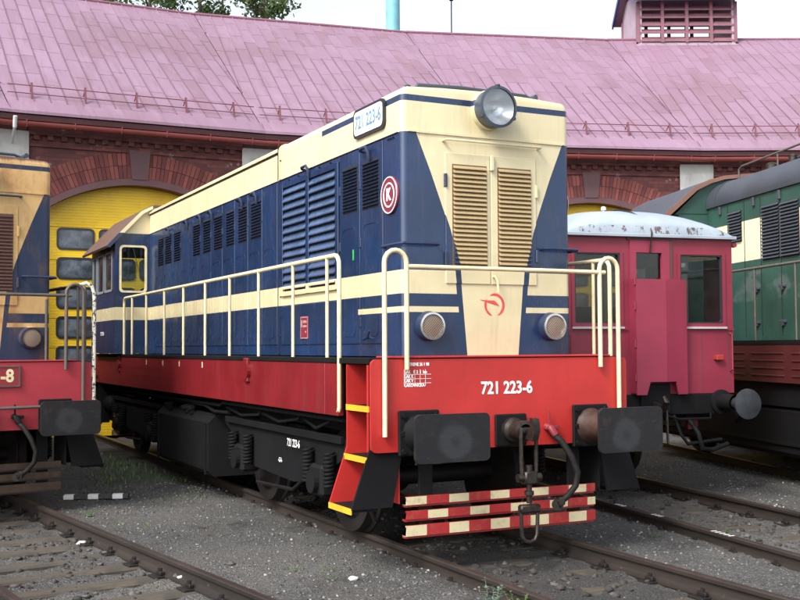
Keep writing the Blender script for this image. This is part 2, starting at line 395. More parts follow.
        for a, b in ((1.74, 2.45), (2.545, 3.24)): louvre(s, X-s*.008, a, b, 2.40, 3.54, 13, sh, False, .034, smat=MAT['slat_skylit'] if not old else LV)
        hook(2.5, 3.66, sh)
        d3 = part('access_door', MB().box(min(X+s*.010, X-s*.005), max(X+s*.010, X-s*.005), 1.70, 3.32, 1.80, 2.23, .004), LV)
        if s < 0 and not old:
            pl = part('notice_plate', MB().box(X-.018, X-.008, 2.50, 2.72, 1.86, 2.10, .003), MAT['emblemred'], d3)
            fm = MB(); ring_prism(fm, [(2.505, 1.865), (2.715, 1.865), (2.715, 2.095), (2.505, 2.095)], [(2.515, 1.875), (2.705, 1.875), (2.705, 2.085), (2.515, 2.085)], 'x', X-.0185, X-.0195)
            for (a, b, c_, d_) in ((2.66, 2.695, 1.985, 2.06), (2.53, 2.64, 2.03, 2.055), (2.53, 2.64, 1.985, 2.005), (2.55, 2.58, 1.925, 1.945)): fm.box(X-.0195, X-.0185, a, b, c_, d_)
            part('notice_lettering', fm, MAT['smallprint'], pl)
            part('green_sticker', MB().box(X-.016, X-.012, 1.30, 1.335, 2.60, 2.70), MAT['green_mark'], d2)
        lv = {0: (4.03, 4.40), 1: (4.57, 4.90), 2: (5.08, 5.41), 3: (5.60, 5.96), 4: (6.14, 6.48), 5: (6.65, 7.0), 7: (7.72, 8.08), 8: (8.25, 8.62), 9: (8.74, 9.08)}
        for k in range(11):
            y0 = 3.47+k*.53
            d = door(y0, y0+.53 if k < 10 else 9.30)
        for k, (a, b) in lv.items():
            louvre(s, X, a, b, 3.09, 3.525, 12, sorted([o for o in P.children if o.name.startswith('access_door')], key=lambda o: abs(o.bound_box[0][1]*.5+o.bound_box[6][1]*.5-(a+b)/2)+(100 if (o.bound_box[0][0] > 0) != (s > 0) else 0))[0])
        for y in (4.2, 4.75, 6.05, 6.6, 7.3, 8.35): hook(y, 3.60, hood)
        bolts = MB()
        for y in (.45, .5, .55, 1.9, 2.2, 2.5, 2.8, 3.1): bolts.cyl((X, y, 3.63), (s, 0, 0), .012, .02, 8)
        for z in np.arange(1.9, 3.9, .22): bolts.cyl((X, 3.36, float(z)), (s, 0, 0), .009, .016, 8)
        tag(part('bolt_row', bolts, MAT['dkblue'], hood), kind='stuff')
        # running number box high on the side
        if not old:
            q = part('number_box', MB().prism(rrect(.60, 1.28, 3.745, 4.02, .06), 'x', X+s*.004, X+s*.028), MAT['blackgloss'])
            part('number_plate', MB().prism(rrect(.625, 1.255, 3.77, 3.995, .05), 'x', X+s*.028, X+s*.031), MAT['plate'], q)
            text('number_lettering', '721 223-6', .175, MAT['numblue'], q, (X+s*.0325, .94, 3.882), (0, s, 0), (0, 0, 1), .80, bold=.002)
            e = part('emblem', MB().lathe([(0, .02), (.165, .02), (.17, .014), (.17, 0)], (X+s*.002, .51, 3.12), (s, 0, 0), 32), MAT['emblemred'], P, 30)
            wm = MB(); wm.lathe([(.165, .0205), (.165, .024), (.156, .024), (.156, .0205)], (X+s*.002, .51, 3.12), (s, 0, 0), 32)
            wm.lathe([(.112, .0205), (.112, .024), (.098, .024), (.098, .0205)], (X+s*.002, .51, 3.12), (s, 0, 0), 32)
            part('emblem_ring', wm, MAT['white'], e)
            text('emblem_letter', 'K', .15, MAT['white'], e, (X+s*.026, .51, 3.12), (0, s, 0), (0, 0, 1), .9, bold=.006)
            for zz, sg in ((3.255, 1), (3.24, -1)): pass
        # grab bars low on the corner
        part('grab_hook', MB().tube([(X+s*.01, .98, 1.86), (X+s*.07, .98, 1.84), (X+s*.07, .88, 1.86), (X+s*.07, .84, 1.92)], .012, 6), MAT['dkblue'], hood, 40)
        part('corner_bar', MB().tube([(X+s*.005, .62, 2.665), (X+s*.05, .60, 2.665), (X+s*.055, .26, 2.665), (X+s*.03, .215, 2.668), (X-s*.25, .215, 2.672), (X-s*.33, .24, 2.672), (X-s*.335, .30, 2.672)], .0135, 8), MAT['dkblue'], hood, 40)
    # front doors with louvres
    def fdoor(x0, x1, l0, l1):
        d = part('front_door', MB().box(x0, x1, S0-.012, S0+.01, 2.33, 3.50, .004), LV)
        bk = part('louvre', MB().box(l0-.008, l1+.008, S0-.016, S0-.0122, 2.49, 3.40), MAT['creamvoid'], d)
        n = 22; pit = .89/n
        for i in range(n):
            zc = 2.50+pit*(i+.5)
            part('slat', MB().prism([(S0-.014, zc+pit*.50), (S0-.036, zc-pit*.20), (S0-.033, zc-pit*.36), (S0-.012, zc+pit*.34)], 'x', l0, l1), MAT['slat_old' if old else 'slat'], bk)
        return d
    fa = fdoor(-.44, .018, -.365, -.025); fb = fdoor(.03, .515, .105, .45)
    for d, x, zs in ((fa, -.44, (2.55, 3.25)), (fb, .515, (2.6, 3.2))):
        for zz in zs: part('hinge', MB().box(x-.013, x+.013, S0-.028, S0, zz-.06, zz+.06, .004), LV if x > 0 else MAT['dkblue'], d)
    part('latch', MB().box(.015, .05, S0-.045, S0-.012, 3.36, 3.50, .006), LV, fb)
    part('door_lever', MB().tube([(.045, S0, 2.40), (.045, S0-.05, 2.40), (.06, S0-.06, 2.36), (.075, S0-.055, 2.26)], .011, 6), LV, fb, 40)
    part('grab_bar', MB().tube([(-.46, S0, 3.605), (-.46, S0-.06, 3.605), (-.44, S0-.07, 3.605), (.52, S0-.07, 3.605), (.54, S0-.06, 3.605), (.54, S0, 3.605)], .012, 8), MAT['dkblue'] if old else LV, hood, 40)
    # headlight
    hl = part('headlight', MB().lathe([(.15, .10), (.172, .06), (.178, -.10), (.190, -.112), (.190, -.125), (.166, -.13)], (.01, .22, 3.915), (0, 1, 0), 36), MAT['lamprim'], P, 40)
    part('reflector', MB().lathe([(0, .0), (.06, -.008), (.108, -.04), (.167, -.11)], (.01, .22, 3.915), (0, 1, 0), 32), MAT['reflector'], hl, 60)
    part('headlight_glass', MB().lathe([(0, -.150), (.07, -.147), (.135, -.136), (.167, -.121)], (.01, .22, 3.915), (0, 1, 0), 32), MAT['headglass'], hl, 60)
    part('bulb', MB().lathe([(0, -.07), (.02, -.065), (.025, -.04), (.015, 0)], (.01, .22, 3.915), (0, 1, 0), 10), MAT['plate'], hl, 60)
    for a in (90, 210, 330): part('lamp_clip', MB().box(.01+  .191*math.cos(R(a))-.012, .01+  .191*math.cos(R(a))+.012, .09, .16, 3.915+  .191*math.sin(R(a))-.012, 3.915+  .191*math.sin(R(a))+.012, .003), MAT['blackgloss'], hl)
    part('headlight_socket', MB().lathe([(.185, .06), (.18, .0), (.14, -.03)], (.01, S0-.05, 3.915), (0, 1, 0), 30), LV, hl, 40)
    # lower lamps
    for x in (-.615, .665):
        lp = part('marker_lamp', MB().lathe([(.135, .075), (.128, .03), (.118, 0), (.118, -.012), (.105, -.014)], (x, S0-.07, 1.95), (0, 1, 0), 30), MAT['dkblue'] if not old else LV, P, 40)
        part('lamp_ring', MB().lathe([(.121, 0), (.121, -.018), (.104, -.02), (.104, -.004)], (x, S0-.07, 1.95), (0, 1, 0), 30), MAT['chrome'] if not old else MAT['steel'], lp, 40)
        part('lamp_lens', MB().lathe([(0, -.02), (.06, -.017), (.105, -.008)], (x, S0-.07, 1.95), (0, 1, 0), 30), MAT['lens'], lp, 60)
    # bird emblem on the nose
    if not old:
        def ringarc(mb, cx, cz, r, wdt, a0, a1, n=18, y=S0-.0016):
            vs, fs = [], []
            for i in range(n+1):
                a = R(a0+(a1-a0)*i/n); t = i/n; ww = wdt*min(1, .25+4*t, .25+4*(1-t)); 
                for rr in (r-ww/2, r+ww/2):
                    for yy in (y, y-.002): vs.append((cx+rr*math.cos(a), yy, cz+rr*1.02*math.sin(a)))
            for i in range(n):
                b = 4*i; fs += [(b+1, b+5, b+7, b+3), (b, b+2, b+6, b+4), (b, b+4, b+5, b+1), (b+2, b+3, b+7, b+6)]
            mb.add(vs, fs)
        em = MB(); ringarc(em, .06, 2.145, .095, .022, -68, 118); ringarc(em, .06, 2.145, .095, .02, 150, 252)
        em.prism([(-.09, 2.192), (-.02, 2.186), (.055, 2.186), (.078, 2.172), (.11, 2.138), (.05, 2.152), (-.02, 2.172)], 'y', S0-.0045, S0-.0016)
        part('bird_emblem', em, MAT['birdred'])
    # running board, sills and headstocks
    part('deck', MB().box(-1.30, 1.30, .045, 12.25, 1.63, 1.675), MAT['black'])
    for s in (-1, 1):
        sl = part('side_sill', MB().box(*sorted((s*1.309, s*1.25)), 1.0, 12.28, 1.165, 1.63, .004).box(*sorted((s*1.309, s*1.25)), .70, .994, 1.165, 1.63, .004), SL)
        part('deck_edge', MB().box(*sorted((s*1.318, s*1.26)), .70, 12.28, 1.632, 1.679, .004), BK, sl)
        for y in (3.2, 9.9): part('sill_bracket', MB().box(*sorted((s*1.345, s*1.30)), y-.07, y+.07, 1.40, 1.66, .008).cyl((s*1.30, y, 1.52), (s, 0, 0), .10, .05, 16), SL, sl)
        if s < 0:
            lm = MB()
            for y in (5.0, 6.1, 7.0, 8.0): lm.box(-1.3105, -1.3092, y-.02, y+.02, 1.53, 1.60)
            part('sill_marks', lm, MAT['creampipe'], sl)
            pn = MB()
            for z in (1.36, 1.48): pn.box(-1.313, -1.308, 7.1, 9.0, z-.004, z+.004)
            part('sill_seam', pn, SL, sl)
    for y0, y1, sg in ((0, .03, 1), (12.25, 12.28, -1)):
        hs = part('headstock', MB().prism(rrect(-1.305, 1.305, .896, 1.668, .05), 'y', y0, y1), RD)
    part('headstock_lip', MB().box(-1.12, 1.12, -.012, .30, 1.676, 1.692, .004), RD)
    part('headstock_side', MB().box(-1.30, -1.285, .032, .10, .90, 1.62), RD); part('headstock_side', MB().box(1.285, 1.30, .032, .10, .90, 1.62), RD)
    part('frame_beam', MB().box(-.95, .95, .1, 12.2, .98, 1.62).box(-1.25, 1.25, .72, 12.2, 1.2, 1.6), BK)
    if not old:
        text('number_lettering', '721 223-6', .150, MAT['white'], P, (.005, -.002, 1.405), (1, 0, 0), (0, 0, 1), .86, bold=.0035)
        lt = MB()
        for i in range(5): lt.box(-1.0, -.745, -.0025, -.0008, 1.575-.0365*i-.0015, 1.575-.0365*i+.0015) if i in (1, 2, 3) else None
        for xx in (-1.0, -.90, -.85, -.80): lt.box(xx-.0015, xx+.0015, -.0025, -.0008, 1.44, 1.58)
        part('table_lines', lt, MAT['white'])
        for bd, xx, zz in (('NATRENE 26 1 98', -.995, 1.622), ('LAK   1  2  1  km', -.995, 1.558), ('LAK K', -.995, 1.521), ('LAK V', -.995, 1.485), ('LAKOVNICKA', -.995, 1.447)):
            text('inspection_lettering', bd, .038, MAT['white'], P, (xx, -.0015, zz), (1, 0, 0), (0, 0, 1), .78, 'LEFT', .0012)
    else:
        pl = part('number_plate', MB().box(-.30, .48, -.02, .0, 1.385, 1.635, .004), MAT['redsill_old'])
        fm = MB(); ring_prism(fm, rrect(-.295, .475, 1.39, 1.63, .012), rrect(-.28, .46, 1.405, 1.615, .012), 'y', -.026, -.018); part('plate_rim', fm, MAT['greypipe'], pl)
        text('plate_lettering', '-8', .20, MAT['creampipe'], pl, (.33, -.021, 1.51), (1, 0, 0), (0, 0, 1), .9, bold=.006)
        part('uncoupling_bar', MB().tube([(-1.1, -.06, 1.14), (1.05, -.06, 1.16)], .018, 8), MAT['greypipe'], P, 40)
    # buffers
    for yb, sg in ((0, -1), (12.28, 1)):
        for x in (-.875, .875):
            b = part('buffer', MB().box(x-.19, x+.19, *sorted((yb, yb+sg*.035)), .86, 1.24, .01), BK)
            part('buffer_housing', MB().lathe([(.16, .0), (.15, .03), (.125, .06), (.12, .33), (.13, .34), (.13, .37), (.09, .37)], (x, yb+sg*.03, 1.05), (0, sg, 0), 24), MAT['rustbrown'] if x > 0 and not old else BK, b, 40)
            part('buffer_stem', MB().cyl((x, yb+sg*.38, 1.05), (0, sg, 0), .085, .22), MAT['steel'], b, 40)
            hm = MB(); pts = rrect(-.335, .335, -.19, .19, .045)
            hm.prism([(x+p[0], 1.05+p[1]) for p in pts], 'y', *sorted((yb+sg*.585, yb+sg*.62)))
            part('buffer_head', hm, MAT['buffer'], b)
            bb = MB()
            for dx in (-.155, .155):
                for dz in (-.15, 0, .15): bb.cyl((x+dx, yb+sg*.03, 1.05+dz), (0, sg, 0), .022, .03, 6)
            tag(part('bolt_set', bb, BK, b), kind='stuff')
        # screw coupling
        cp = part('coupling', MB().box(-.13, .19, *sorted((yb, yb+sg*.03)), .90, 1.18, .01), BK)
        part('draw_hook', MB().lathe([(.105, 0), (.105, .05), (.075, .07), (.075, .16), (.09, .17), (.09, .22), (.06, .23)], (.03, yb+sg*.03, 1.045), (0, sg, 0), 20).prism([(yb+sg*.18, .99), (yb+sg*.40, .97), (yb+sg*.44, 1.06), (yb+sg*.42, 1.16), (yb+sg*.36, 1.165), (yb+sg*.37, 1.08), (yb+sg*.32, 1.05), (yb+sg*.18, 1.10)], 'x', .0, .06), MAT['steel'], cp, 40)
        yl = yb+sg*.30; lk = MB()
        for dx in (-.075, .075): lk.tube([(.03+dx*.9, yl, 1.08), (.03+dx, yl-.0, 1.0), (.03+dx, yl, .80), (.03+dx*.9, yl, .66)], .018, 8)
        lk.tube([(.03-.075, yl, 1.05), (.03+.075, yl, 1.05)], .03, 10)
        part('coupling_link', lk, MAT['steel'], cp, 40)
        part('coupling_nut', MB().tube([(-.085, yl, .655), (.145, yl, .655)], .035, 10).box(-.03, .09, yl-.045, yl+.045, .60, .71, .012).tube([(.03, yl, .76), (.03, yl, .70)], .03, 10), MAT['steel'], cp, 40)
        part('coupling_screw', MB().tube([(.03, yl, .62), (.03, yl, .44)], .024, 10).lathe([(.02, 0), (.042, .01), (.042, .04), (.02, .05)], (.03, yl, .50), (0, 0, 1), 12).box(-.07, .13, yl-.035, yl+.035, .36, .43, .014), MAT['steel'], cp, 40)
        part('coupling_loop', MB().tube([(-.055, yl, .40), (-.05, yl, .25), (-.045, yl, .17), (-.02, yl, .125), (.03, yl, .11), (.08, yl, .125), (.105, yl, .17), (.11, yl, .25), (.115, yl, .40)], .017, 8), MAT['steel'], cp, 40)
        # brake hose
        hx = .43 if sg < 0 else -.43
        hz = part('brake_hose', MB().tube([(hx, yb+sg*.06, 1.0), (hx+.06, yb+sg*.12, .93), (hx+.13, yb+sg*.17, .80), (hx+.18, yb+sg*.19, .66), (hx+.165, yb+sg*.18, .54), (hx+.09, yb+sg*.16, .45), (hx+.02, yb+sg*.15, .40)], .029, 10), MAT['rubber'], P, 50)
        part('hose_tap', MB().tube([(hx-.02, yb, 1.055), (hx-.01, yb+sg*.07, 1.04), (hx+.02, yb+sg*.085, .985)], .033, 10).tube([(hx-.015, yb+sg*.04, 1.06), (hx-.02, yb+sg*.05, 1.19)], .010, 6).box(hx-.06, hx+.08, yb+sg*.05-.02, yb+sg*.05+.02, 1.03, 1.065, .005), MAT['taprust'] if not old else BK, hz, 40)
        part('hose_head', MB().cyl((hx+.03, yb+sg*.15, .41), (-.8, sg*.2, -.35), .045, .07, 12).cyl((hx-.02, yb+sg*.16, .385), (-.3, sg, 0), .05, .03, 14), MAT['steel'], hz, 40)
        # rail guard of three beams on two hangers
        gd = MAT['guard_old' if old else 'guard']
        yg = yb-sg*.06
        for z0, z1, in ((.425, .515), (.305, .395), (.165, .275)):
            part('guard_beam', MB().prism(sorted_pts([(yg, z0), (yg, z1), (yg+sg*.02, z1), (yg+sg*.02, z0+.02), (yg-sg*.06, z0+.02), (yg-sg*.06, z0)]), 'x', -.965, .965), gd)
        for x in (-.76, .76): part('guard_hanger', MB().box(x-.065, x+.065, *sorted((yg-sg*.05, yg-sg*.02)), .17, 1.0, .004), BK)
    # steps at the four corners
    for s in (-1, 1):
        for ys, sg in ((0.0, 1), (12.28, -1)):
            y0, y1 = sorted((ys+sg*.055, ys+sg*.50))
            st = part('step_ladder', MB().box(*sorted((s*.98, s*1.0)), y0, y1, .90, 1.63), RD)
            for yy in (y0-.018, y1):
                zz = .90
                pl_ = [(s*1.0, 1.62), (s*1.303, 1.62), (s*1.303, .92), (s*1.47, .44), (s*1.10, .44), (s*1.0, .92)]
                part('step_cheek', MB().prism(pl_, 'y', yy, yy+.018), RD if (yy == y1 and s < 0 and sg > 0 and not old) else BK, st)
            part('step_cheek_front', MB().prism([(s*1.304, .92), (s*1.47, .44), (s*1.10, .44), (s*1.0, .92)], 'y', *sorted((ys+sg*.030, ys+sg*.036))), BK, st)
            for z, xo in ((1.275, 1.303), (.855, 1.325), (.445, 1.468)):
                tr = part('step_tread', MB().box(*sorted((s*(xo-.24), s*(xo-.004))), y0, y1, z-.03, z), BK, st)
                part('tread_edge', MB().box(*sorted((s*(xo-.004), s*(xo+.006))), y0-.015, y1+.015, z-.045, z+.004), MAT['yellowedge'] if s < 0 and not old else BK, tr)
            part('step_back', MB().box(*sorted((s*1.02, s*1.03)), y0, y1, .46, .92), RD if s < 0 and sg > 0 and not old else BK, st)
    # handrails
    ps = [.98, 1.86, 2.90, 3.93, 4.94, 5.97, 7.0, 8.1, 9.07]
    for s in (-1, 1):
        X = s*1.29
        yn = .70 if s < 0 else .21
        top = ([(X, .72, 1.20), (X, .70, 1.24)] if s < 0 else [(X, yn, 1.67)])+[(X, yn, 2.48)]+[(X, yn+.09-.09*math.cos(R(a)), 2.50+.09*math.sin(R(a))) for a in (20, 45, 70, 90)]+[(X, 5, 2.59), (X, 9.55, 2.59)]+[(X, 9.57+.09*math.sin(R(a)), 2.50+.09*math.cos(R(a))) for a in (20, 45, 70, 90)]+[(X, 9.66, 1.66)]
        rl = part('side_handrail', MB().tube(top, .021, 8), PIPE, P, 50)
        for y in (ps if s < 0 else [.47]+ps[1:]): part('post', MB().tube([(X, y, 1.66), (X, y, 2.58)], .017, 8), PIPE, rl, 50)
    for ye, sg in ((0, -1), (12.28, 1)):
        Yp = ye+sg*.035
        for s in (-1, 1):
            xo, xi = s*1.195, s*.99
            cx = (xo+xi)/2; rr = abs(xo-xi)/2
            pth = [(xo, Yp+.0, 1.03), (xo, Yp, 2.475)]+[(cx+s*rr*math.cos(R(a)), Yp, 2.475+rr*math.sin(R(a))) for a in (20, 45, 70, 90, 110, 135, 160)]+[(xi, Yp, 2.475), (xi, Yp, 1.58)]
            pm = PIPE
            if old and s > 0 and sg < 0: pm = MAT['greypipe']
            part('end_arch', MB().tube(pth, .021, 10), pm, P, 50)
        part('end_handrail', MB().tube([(-.99, Yp, 2.445), (.99+.06, Yp, 2.445)], .019, 8), PIPE, P, 50)
    if old:  # flaking white-painted rail at the corner
        part('corner_handrail', MB().tube([(1.34, .02, 1.05), (1.34, .02, 2.46), (1.31, .02, 2.56), (1.24, .02, 2.60), (1.16, .02, 2.57)], .023, 10), MAT['flakypipe'], P, 50)
        for x in (1.0,): part('post', MB().tube([(.80, .1, 1.68), (.80, .1, 2.40)], .017), MAT['greypipe'], P, 50)
    # cab
    CX0, CX1, CY0, CY1 = -1.43, 1.47, 9.72, 11.75
    wl = MB()
    fw_l, fw_r = (-1.345, -.925), (.965, 1.385)           # forward windows either side of the hood
    zb, zt = 2.70, 3.45
    for (x0, x1), (o0, o1) in (((CX0, H0), fw_l), ((H1, CX1), fw_r)):
        wl.box(x0, o0, CY0, CY0+.05, 1.69, 3.49).box(o1, x1, CY0, CY0+.05, 1.69, 3.49).box(o0, o1, CY0, CY0+.05, 1.69, zb).box(o0, o1, CY0, CY0+.05, zt, 3.49)
    sw = ((9.95, 10.55), (10.65, 11.20), (11.28, 11.62))   # side windows
    for X in (CX0, CX1-.05):
        wl.box(X, X+.05, CY0+.05, CY1, 1.69, 2.72).box(X, X+.05, CY0+.05, CY1, 3.38, 3.49)
        e = [CY0+.05]+[q for p in sw for q in p]+[CY1]
        for a, b in zip(e[0::2], e[1::2]): wl.box(X, X+.05, a, b, 2.72, 3.38)
    wl.box(CX0+.05, CX1-.05, CY1-.05, CY1, 1.69, 2.7).box(CX0+.05, CX1-.05, CY1-.05, CY1, 3.42, 3.49)
    for a, b in ((CX0+.05, -1.2), (-.4, -.25), (.3, .45), (1.25, CX1-.05)): wl.box(a, b, CY1-.05, CY1, 2.7, 3.42)
    cab = part('cab', wl, LV)
    # skirt of the hood inside the cab face above the windows
    part('cab_floor', MB().box(CX0+.06, CX1-.06, CY0+.06, CY1-.06, 1.69, 1.74), MAT['darkpaint'], cab)
    part('control_desk', MB().box(-.8, .8, CY0+.06, CY0+.5, 1.74, 2.62, .03).box(-.5, .0, CY1-.6, CY1-.2, 1.74, 2.3, .03), MAT['darkpaint'], cab)
    rp = [(CX0-.14, 3.455), (CX0-.14, 3.49), (-1.36, 3.66), (-1.0, 4.03), (-.80, 4.13), (.02, 4.17), (.85, 4.13), (1.05, 4.03), (1.41, 3.66), (CX1+.14, 3.49), (CX1+.14, 3.455), (CX1, 3.47), (CX0, 3.47)]
    part('cab_gable', MB().prism([(CX0, 3.491), (-1.35, 3.64), (-1.0, 4.0), (-.80, 4.11), (.85, 4.11), (1.05, 4.0), (1.40, 3.64), (CX1, 3.491)], 'y', CY0, CY0+.06), LV, cab)
    part('cab_gable', MB().prism([(CX0, 3.491), (-1.35, 3.64), (-1.0, 4.0), (-.80, 4.11), (.85, 4.11), (1.05, 4.0), (1.40, 3.64), (CX1, 3.491)], 'y', CY1-.06, CY1), LV, cab)
    ro = MB(); th = .03
    outer = [(CX0-.15, 3.44), (-1.38, 3.66), (-1.02, 4.04), (-.82, 4.14), (.02, 4.18), (.87, 4.14), (1.07, 4.04), (1.43, 3.66), (CX1+.15, 3.44)]
    inner = [(x*.985+.0, z-th) for x, z in outer]
    ro.prism(outer+inner[::-1], 'y', CY0-.06, CY1+.16)
    part('cab_roof', ro, MAT['cabrust'], cab, 25)
    part('cab_eave_trim', MB().prism([(x, z) for x, z in [(CX0-.155, 3.425), (-1.385, 3.65), (-1.02, 4.03), (-.83, 4.125), (-.83, 4.075), (-.99, 3.985), (-1.35, 3.60), (CX0-.10, 3.41)]], 'y', CY0-.068, CY0-.062), LV, cab)
    for s, (o0, o1) in ((-1, fw_l), (1, fw_r)):
        fm = MB(); ring_prism(fm, rrect(o0-.015, o1+.015, zb-.015, zt+.015, .06), rrect(o0+.018, o1-.018, zb+.018, zt-.018, .05), 'y', CY0-.012, CY0+.02)
        wn = part('window', fm, MAT['greypipe'] if old else MAT['creampipe'], cab)
        part('pane', MB().box(o0, o1, CY0+.022, CY0+.028, zb, zt), MAT['glass'], wn)
        part('wiper', MB().tube([(o0+.2, CY0-.02, zt-.02), (o0+.32, CY0-.03, zb+.25)], .006, 6), MAT['blackgloss'], wn)
    for X, s in ((CX0, -1), (CX1, 1)):
        for a, b in sw:
            fm = MB(); ring_prism(fm, rrect(a-.01, b+.01, 2.71, 3.39, .03), rrect(a+.03, b-.03, 2.75, 3.35, .02), 'x', X-.01, X+.012)
            wn = part('window', fm, MAT['winframe'], cab)
            part('pane', MB().box(X+.013 if s < 0 else X-.02, X+.02 if s < 0 else X-.013, a, b, 2.72, 3.38), MAT['glass'], wn)
    for a, b in ((-1.2, -.4), (.45, 1.25)): part('pane', MB().box(a, b, CY1-.03, CY1-.024, 2.7, 3.42), MAT['glass'], cab)
    if not old: text('cab_lettering', '721 223-6', .09, MAT['white'], cab, (CX0-.003, 10.75, 2.02), (0, -1, 0), (0, 0, 1), .8)
    # bogies
    for yc in (2.72, 9.45):
        bg_ = part('bogie', MB().box(-.62, .62, yc-.4, yc+.4, .55, .95).box(-.95, .95, yc-.25, yc+.25, .72, .95, .03), BK)
        for s in (-1, 1):
            X = s*1.0
            pts = [(yc-1.95, .86), (yc-1.70, .93), (yc+1.85, .96), (yc+1.98, .86), (yc+1.45, .66), (yc+.9, .44), (yc-.35, .40), (yc-.75, .44), (yc-1.35, .62)]
            part('side_frame', MB().prism(pts, 'x', *sorted((X, s*1.10))).box(*sorted((s*1.101, s*1.15)), yc-1.7, yc+1.85, .88, .955, .008), BK, bg_)
            for dy in (-1.2, 1.2):
                ab = part('axle_box', MB().box(*sorted((s*.98, s*1.20)), yc+dy-.16, yc+dy+.16, .36, .66, .03).cyl((s*1.2, yc+dy, .5), (s, 0, 0), .11, .05, 16), BK, bg_)
                for q in (-.27, .27):
                    part('spring', MB().tube([(s*1.165+.048*math.cos(t*.75), yc+dy+q+.048*math.sin(t*.75), .46+.0044*t) for t in range(76)], .0135, 6), BK, bg_, 60)
            part('sand_pipe', MB().tube([(s*1.0, yc-1.55, .8), (s*.95, yc-1.72, .5), (s*.8, yc-1.70, .16)], .02, 6), BK, bg_, 50)
            part('brake_rod', MB().tube([(s*1.12, yc-.9, .55), (s*1.16, yc-.5, .34), (s*1.16, yc+.6, .30)], .02, 6), BK, bg_, 50)
        for dy in (-1.2, 1.2):
            for s in (-1, 1):
                part('wheel', MB().lathe([(.05, .14), (.16, .13), (.17, .06), (.36, .05), (.38, .12), (.42, .135), (.495, .125), (.502, 0.03), (.53, .01), (.53, -.01), (.40, -.02), (.05, -.0)], (s*.72, yc+dy, .503), (s, 0, 0), 36), MAT['wheel'], bg_, 30)
            part('axle', MB().cyl((-.75, yc+dy, .503), (1, 0, 0), .09, 1.5), MAT['wheel'], bg_, 40)
    if not old:
        text('bogie_lettering', '721 223-6', .11, MAT['white'], P, (-1.1535, 2.22, .80), (0, -1, 0), (0, 0, 1), .8, bold=.001).location.z = -.0
        text('bogie_lettering', '-GA-', .07, MAT['white'], P, (-1.1015, 2.75, .585), (0, -1, 0), (0, 0, 1), .9)
    for s in (-1, 1):
        for k, (ya, yb_) in enumerate(((1.1, 2.0), (1.9, 3.3), (3.1, 4.6), (7.9, 9.0), (9.3, 10.6))):
            part('cable', MB().tube([(s*1.16, ya, 1.2), (s*1.18, ya+.1, 1.08-.02*k), (s*1.17, (ya+yb_)/2, 1.0), (s*1.15, yb_-.1, 1.06), (s*1.12, yb_, 1.2)], .016, 6), BK, P, 50)
        part('brake_pipe', MB().tube([(s*1.22, .75, 1.12), (s*1.22, 4.4, 1.12), (s*1.2, 4.6, 1.08), (s*1.2, 11.8, 1.08)], .02, 6), BK, P, 50)
    # fuel tank and boxes between the bogies
    for s in (-1, 1):
        tk = part('fuel_tank', MB().prism([(s*.25, .18), (s*1.16, .18), (s*1.235, .25), (s*1.235, .84), (s*1.13, .95), (s*.25, .95)], 'y', 4.98, 7.62), BK, smooth=None)
        for q in (7.1, 6.2, 5.95): part('tank_filler', MB().lathe([(.055, 0), (.055, .06), (.075, .06), (.075, .10), (0, .11)], (s*1.16, q, .92), (s*.3, 0, 1), 14), BK, tk, 40)
        [part('tank_strap', MB().box(*sorted((s*1.236, s*1.25)), q, q+.06, .2, .84), BK, tk) for q in (5.06, 7.46)]
        part('air_pipe', MB().tube([(s*1.15, 4.4, 1.0), (s*1.18, 4.9, .99), (s*1.18, 5.3, 1.05), (s*1.15, 7.8, 1.06), (s*1.1, 8.5, 1.0)], .022, 8), BK, P, 50)
        part('air_tank', MB().lathe([(0, 0), (.12, .02), (.17, .08), (.17, .62), (.12, .68), (0, .70)], (s*1.05, 11.3, .78), (0, 1, 0), 20), BK, P, 40)
    return P
def sorted_pts(p): return p

MAIN = locomotive('diesel_locomotive', 'blue, cream and red diesel locomotive numbered 721 223-6 in the middle', fan(0, 21, .0, 0), 0)
a, off, zz = TRACKS['left']
LEFT = locomotive('diesel_locomotive', 'rusty faded locomotive cut off by the left edge, plate ending in -8', fan(a, 26.15, off, zz), -R(a), True)

# ------------------------------------------------------------------ ground
def vnoise(x, y, s, seed):
    """smooth value noise on arrays"""
    x = np.asarray(x)*s; y = np.asarray(y)*s
    g = np.random.default_rng(seed).random((257, 257)); xi = np.floor(x).astype(int); yi = np.floor(y).astype(int); fx = x-xi; fy = y-yi
    fx = fx*fx*(3-2*fx); fy = fy*fy*(3-2*fy); q = lambda i, j: g[(xi+i) % 257, (yi+j) % 257]
    return (q(0, 0)*(1-fx)+q(1, 0)*fx)*(1-fy)+(q(0, 1)*(1-fx)+q(1, 1)*fx)*fy
def bedness(x, y):
    """1 inside a track bed, 0 outside"""
    b = np.zeros_like(x)
    for k, (a, off, z) in TRACKS.items():
        n = lat(a); t = ax(a); l = x*n.x+(y-TT.y)*n.y-off; rr = x*t.x+(y-TT.y)*t.y
        b = np.maximum(b, np.clip((.80-np.abs(l))/.08, 0, 1)*(rr > 6)*(rr < 60))
    return b
def gz(x, y):
    x = np.asarray(x, float); y = np.asarray(y, float)
    base = -.115+.030*(vnoise(x, y, .8, 1)-.5)+.022*(vnoise(x, y, 3.1, 2)-.5)
    b = bedness(x, y)
    nl = lat(-8.3); isl = np.abs(x*nl.x+(y-TT.y)*nl.y+.16) < 1.3
    bed = np.where(isl, -.222, -.150)+.05*(vnoise(x, y, 4.5, 3)-.5)+.04*(vnoise(x, y, 9, 4)-.5)
    return base*(1-b)+bed*b
def graded(lo, f0, f1, hi, st, n):
    a = f0-np.geomspace(st, f0-lo, n)[::-1]; b = np.arange(f0, f1+1e-6, st); c = f1+np.geomspace(st, hi-f1, n); return np.concatenate([a, b, c])
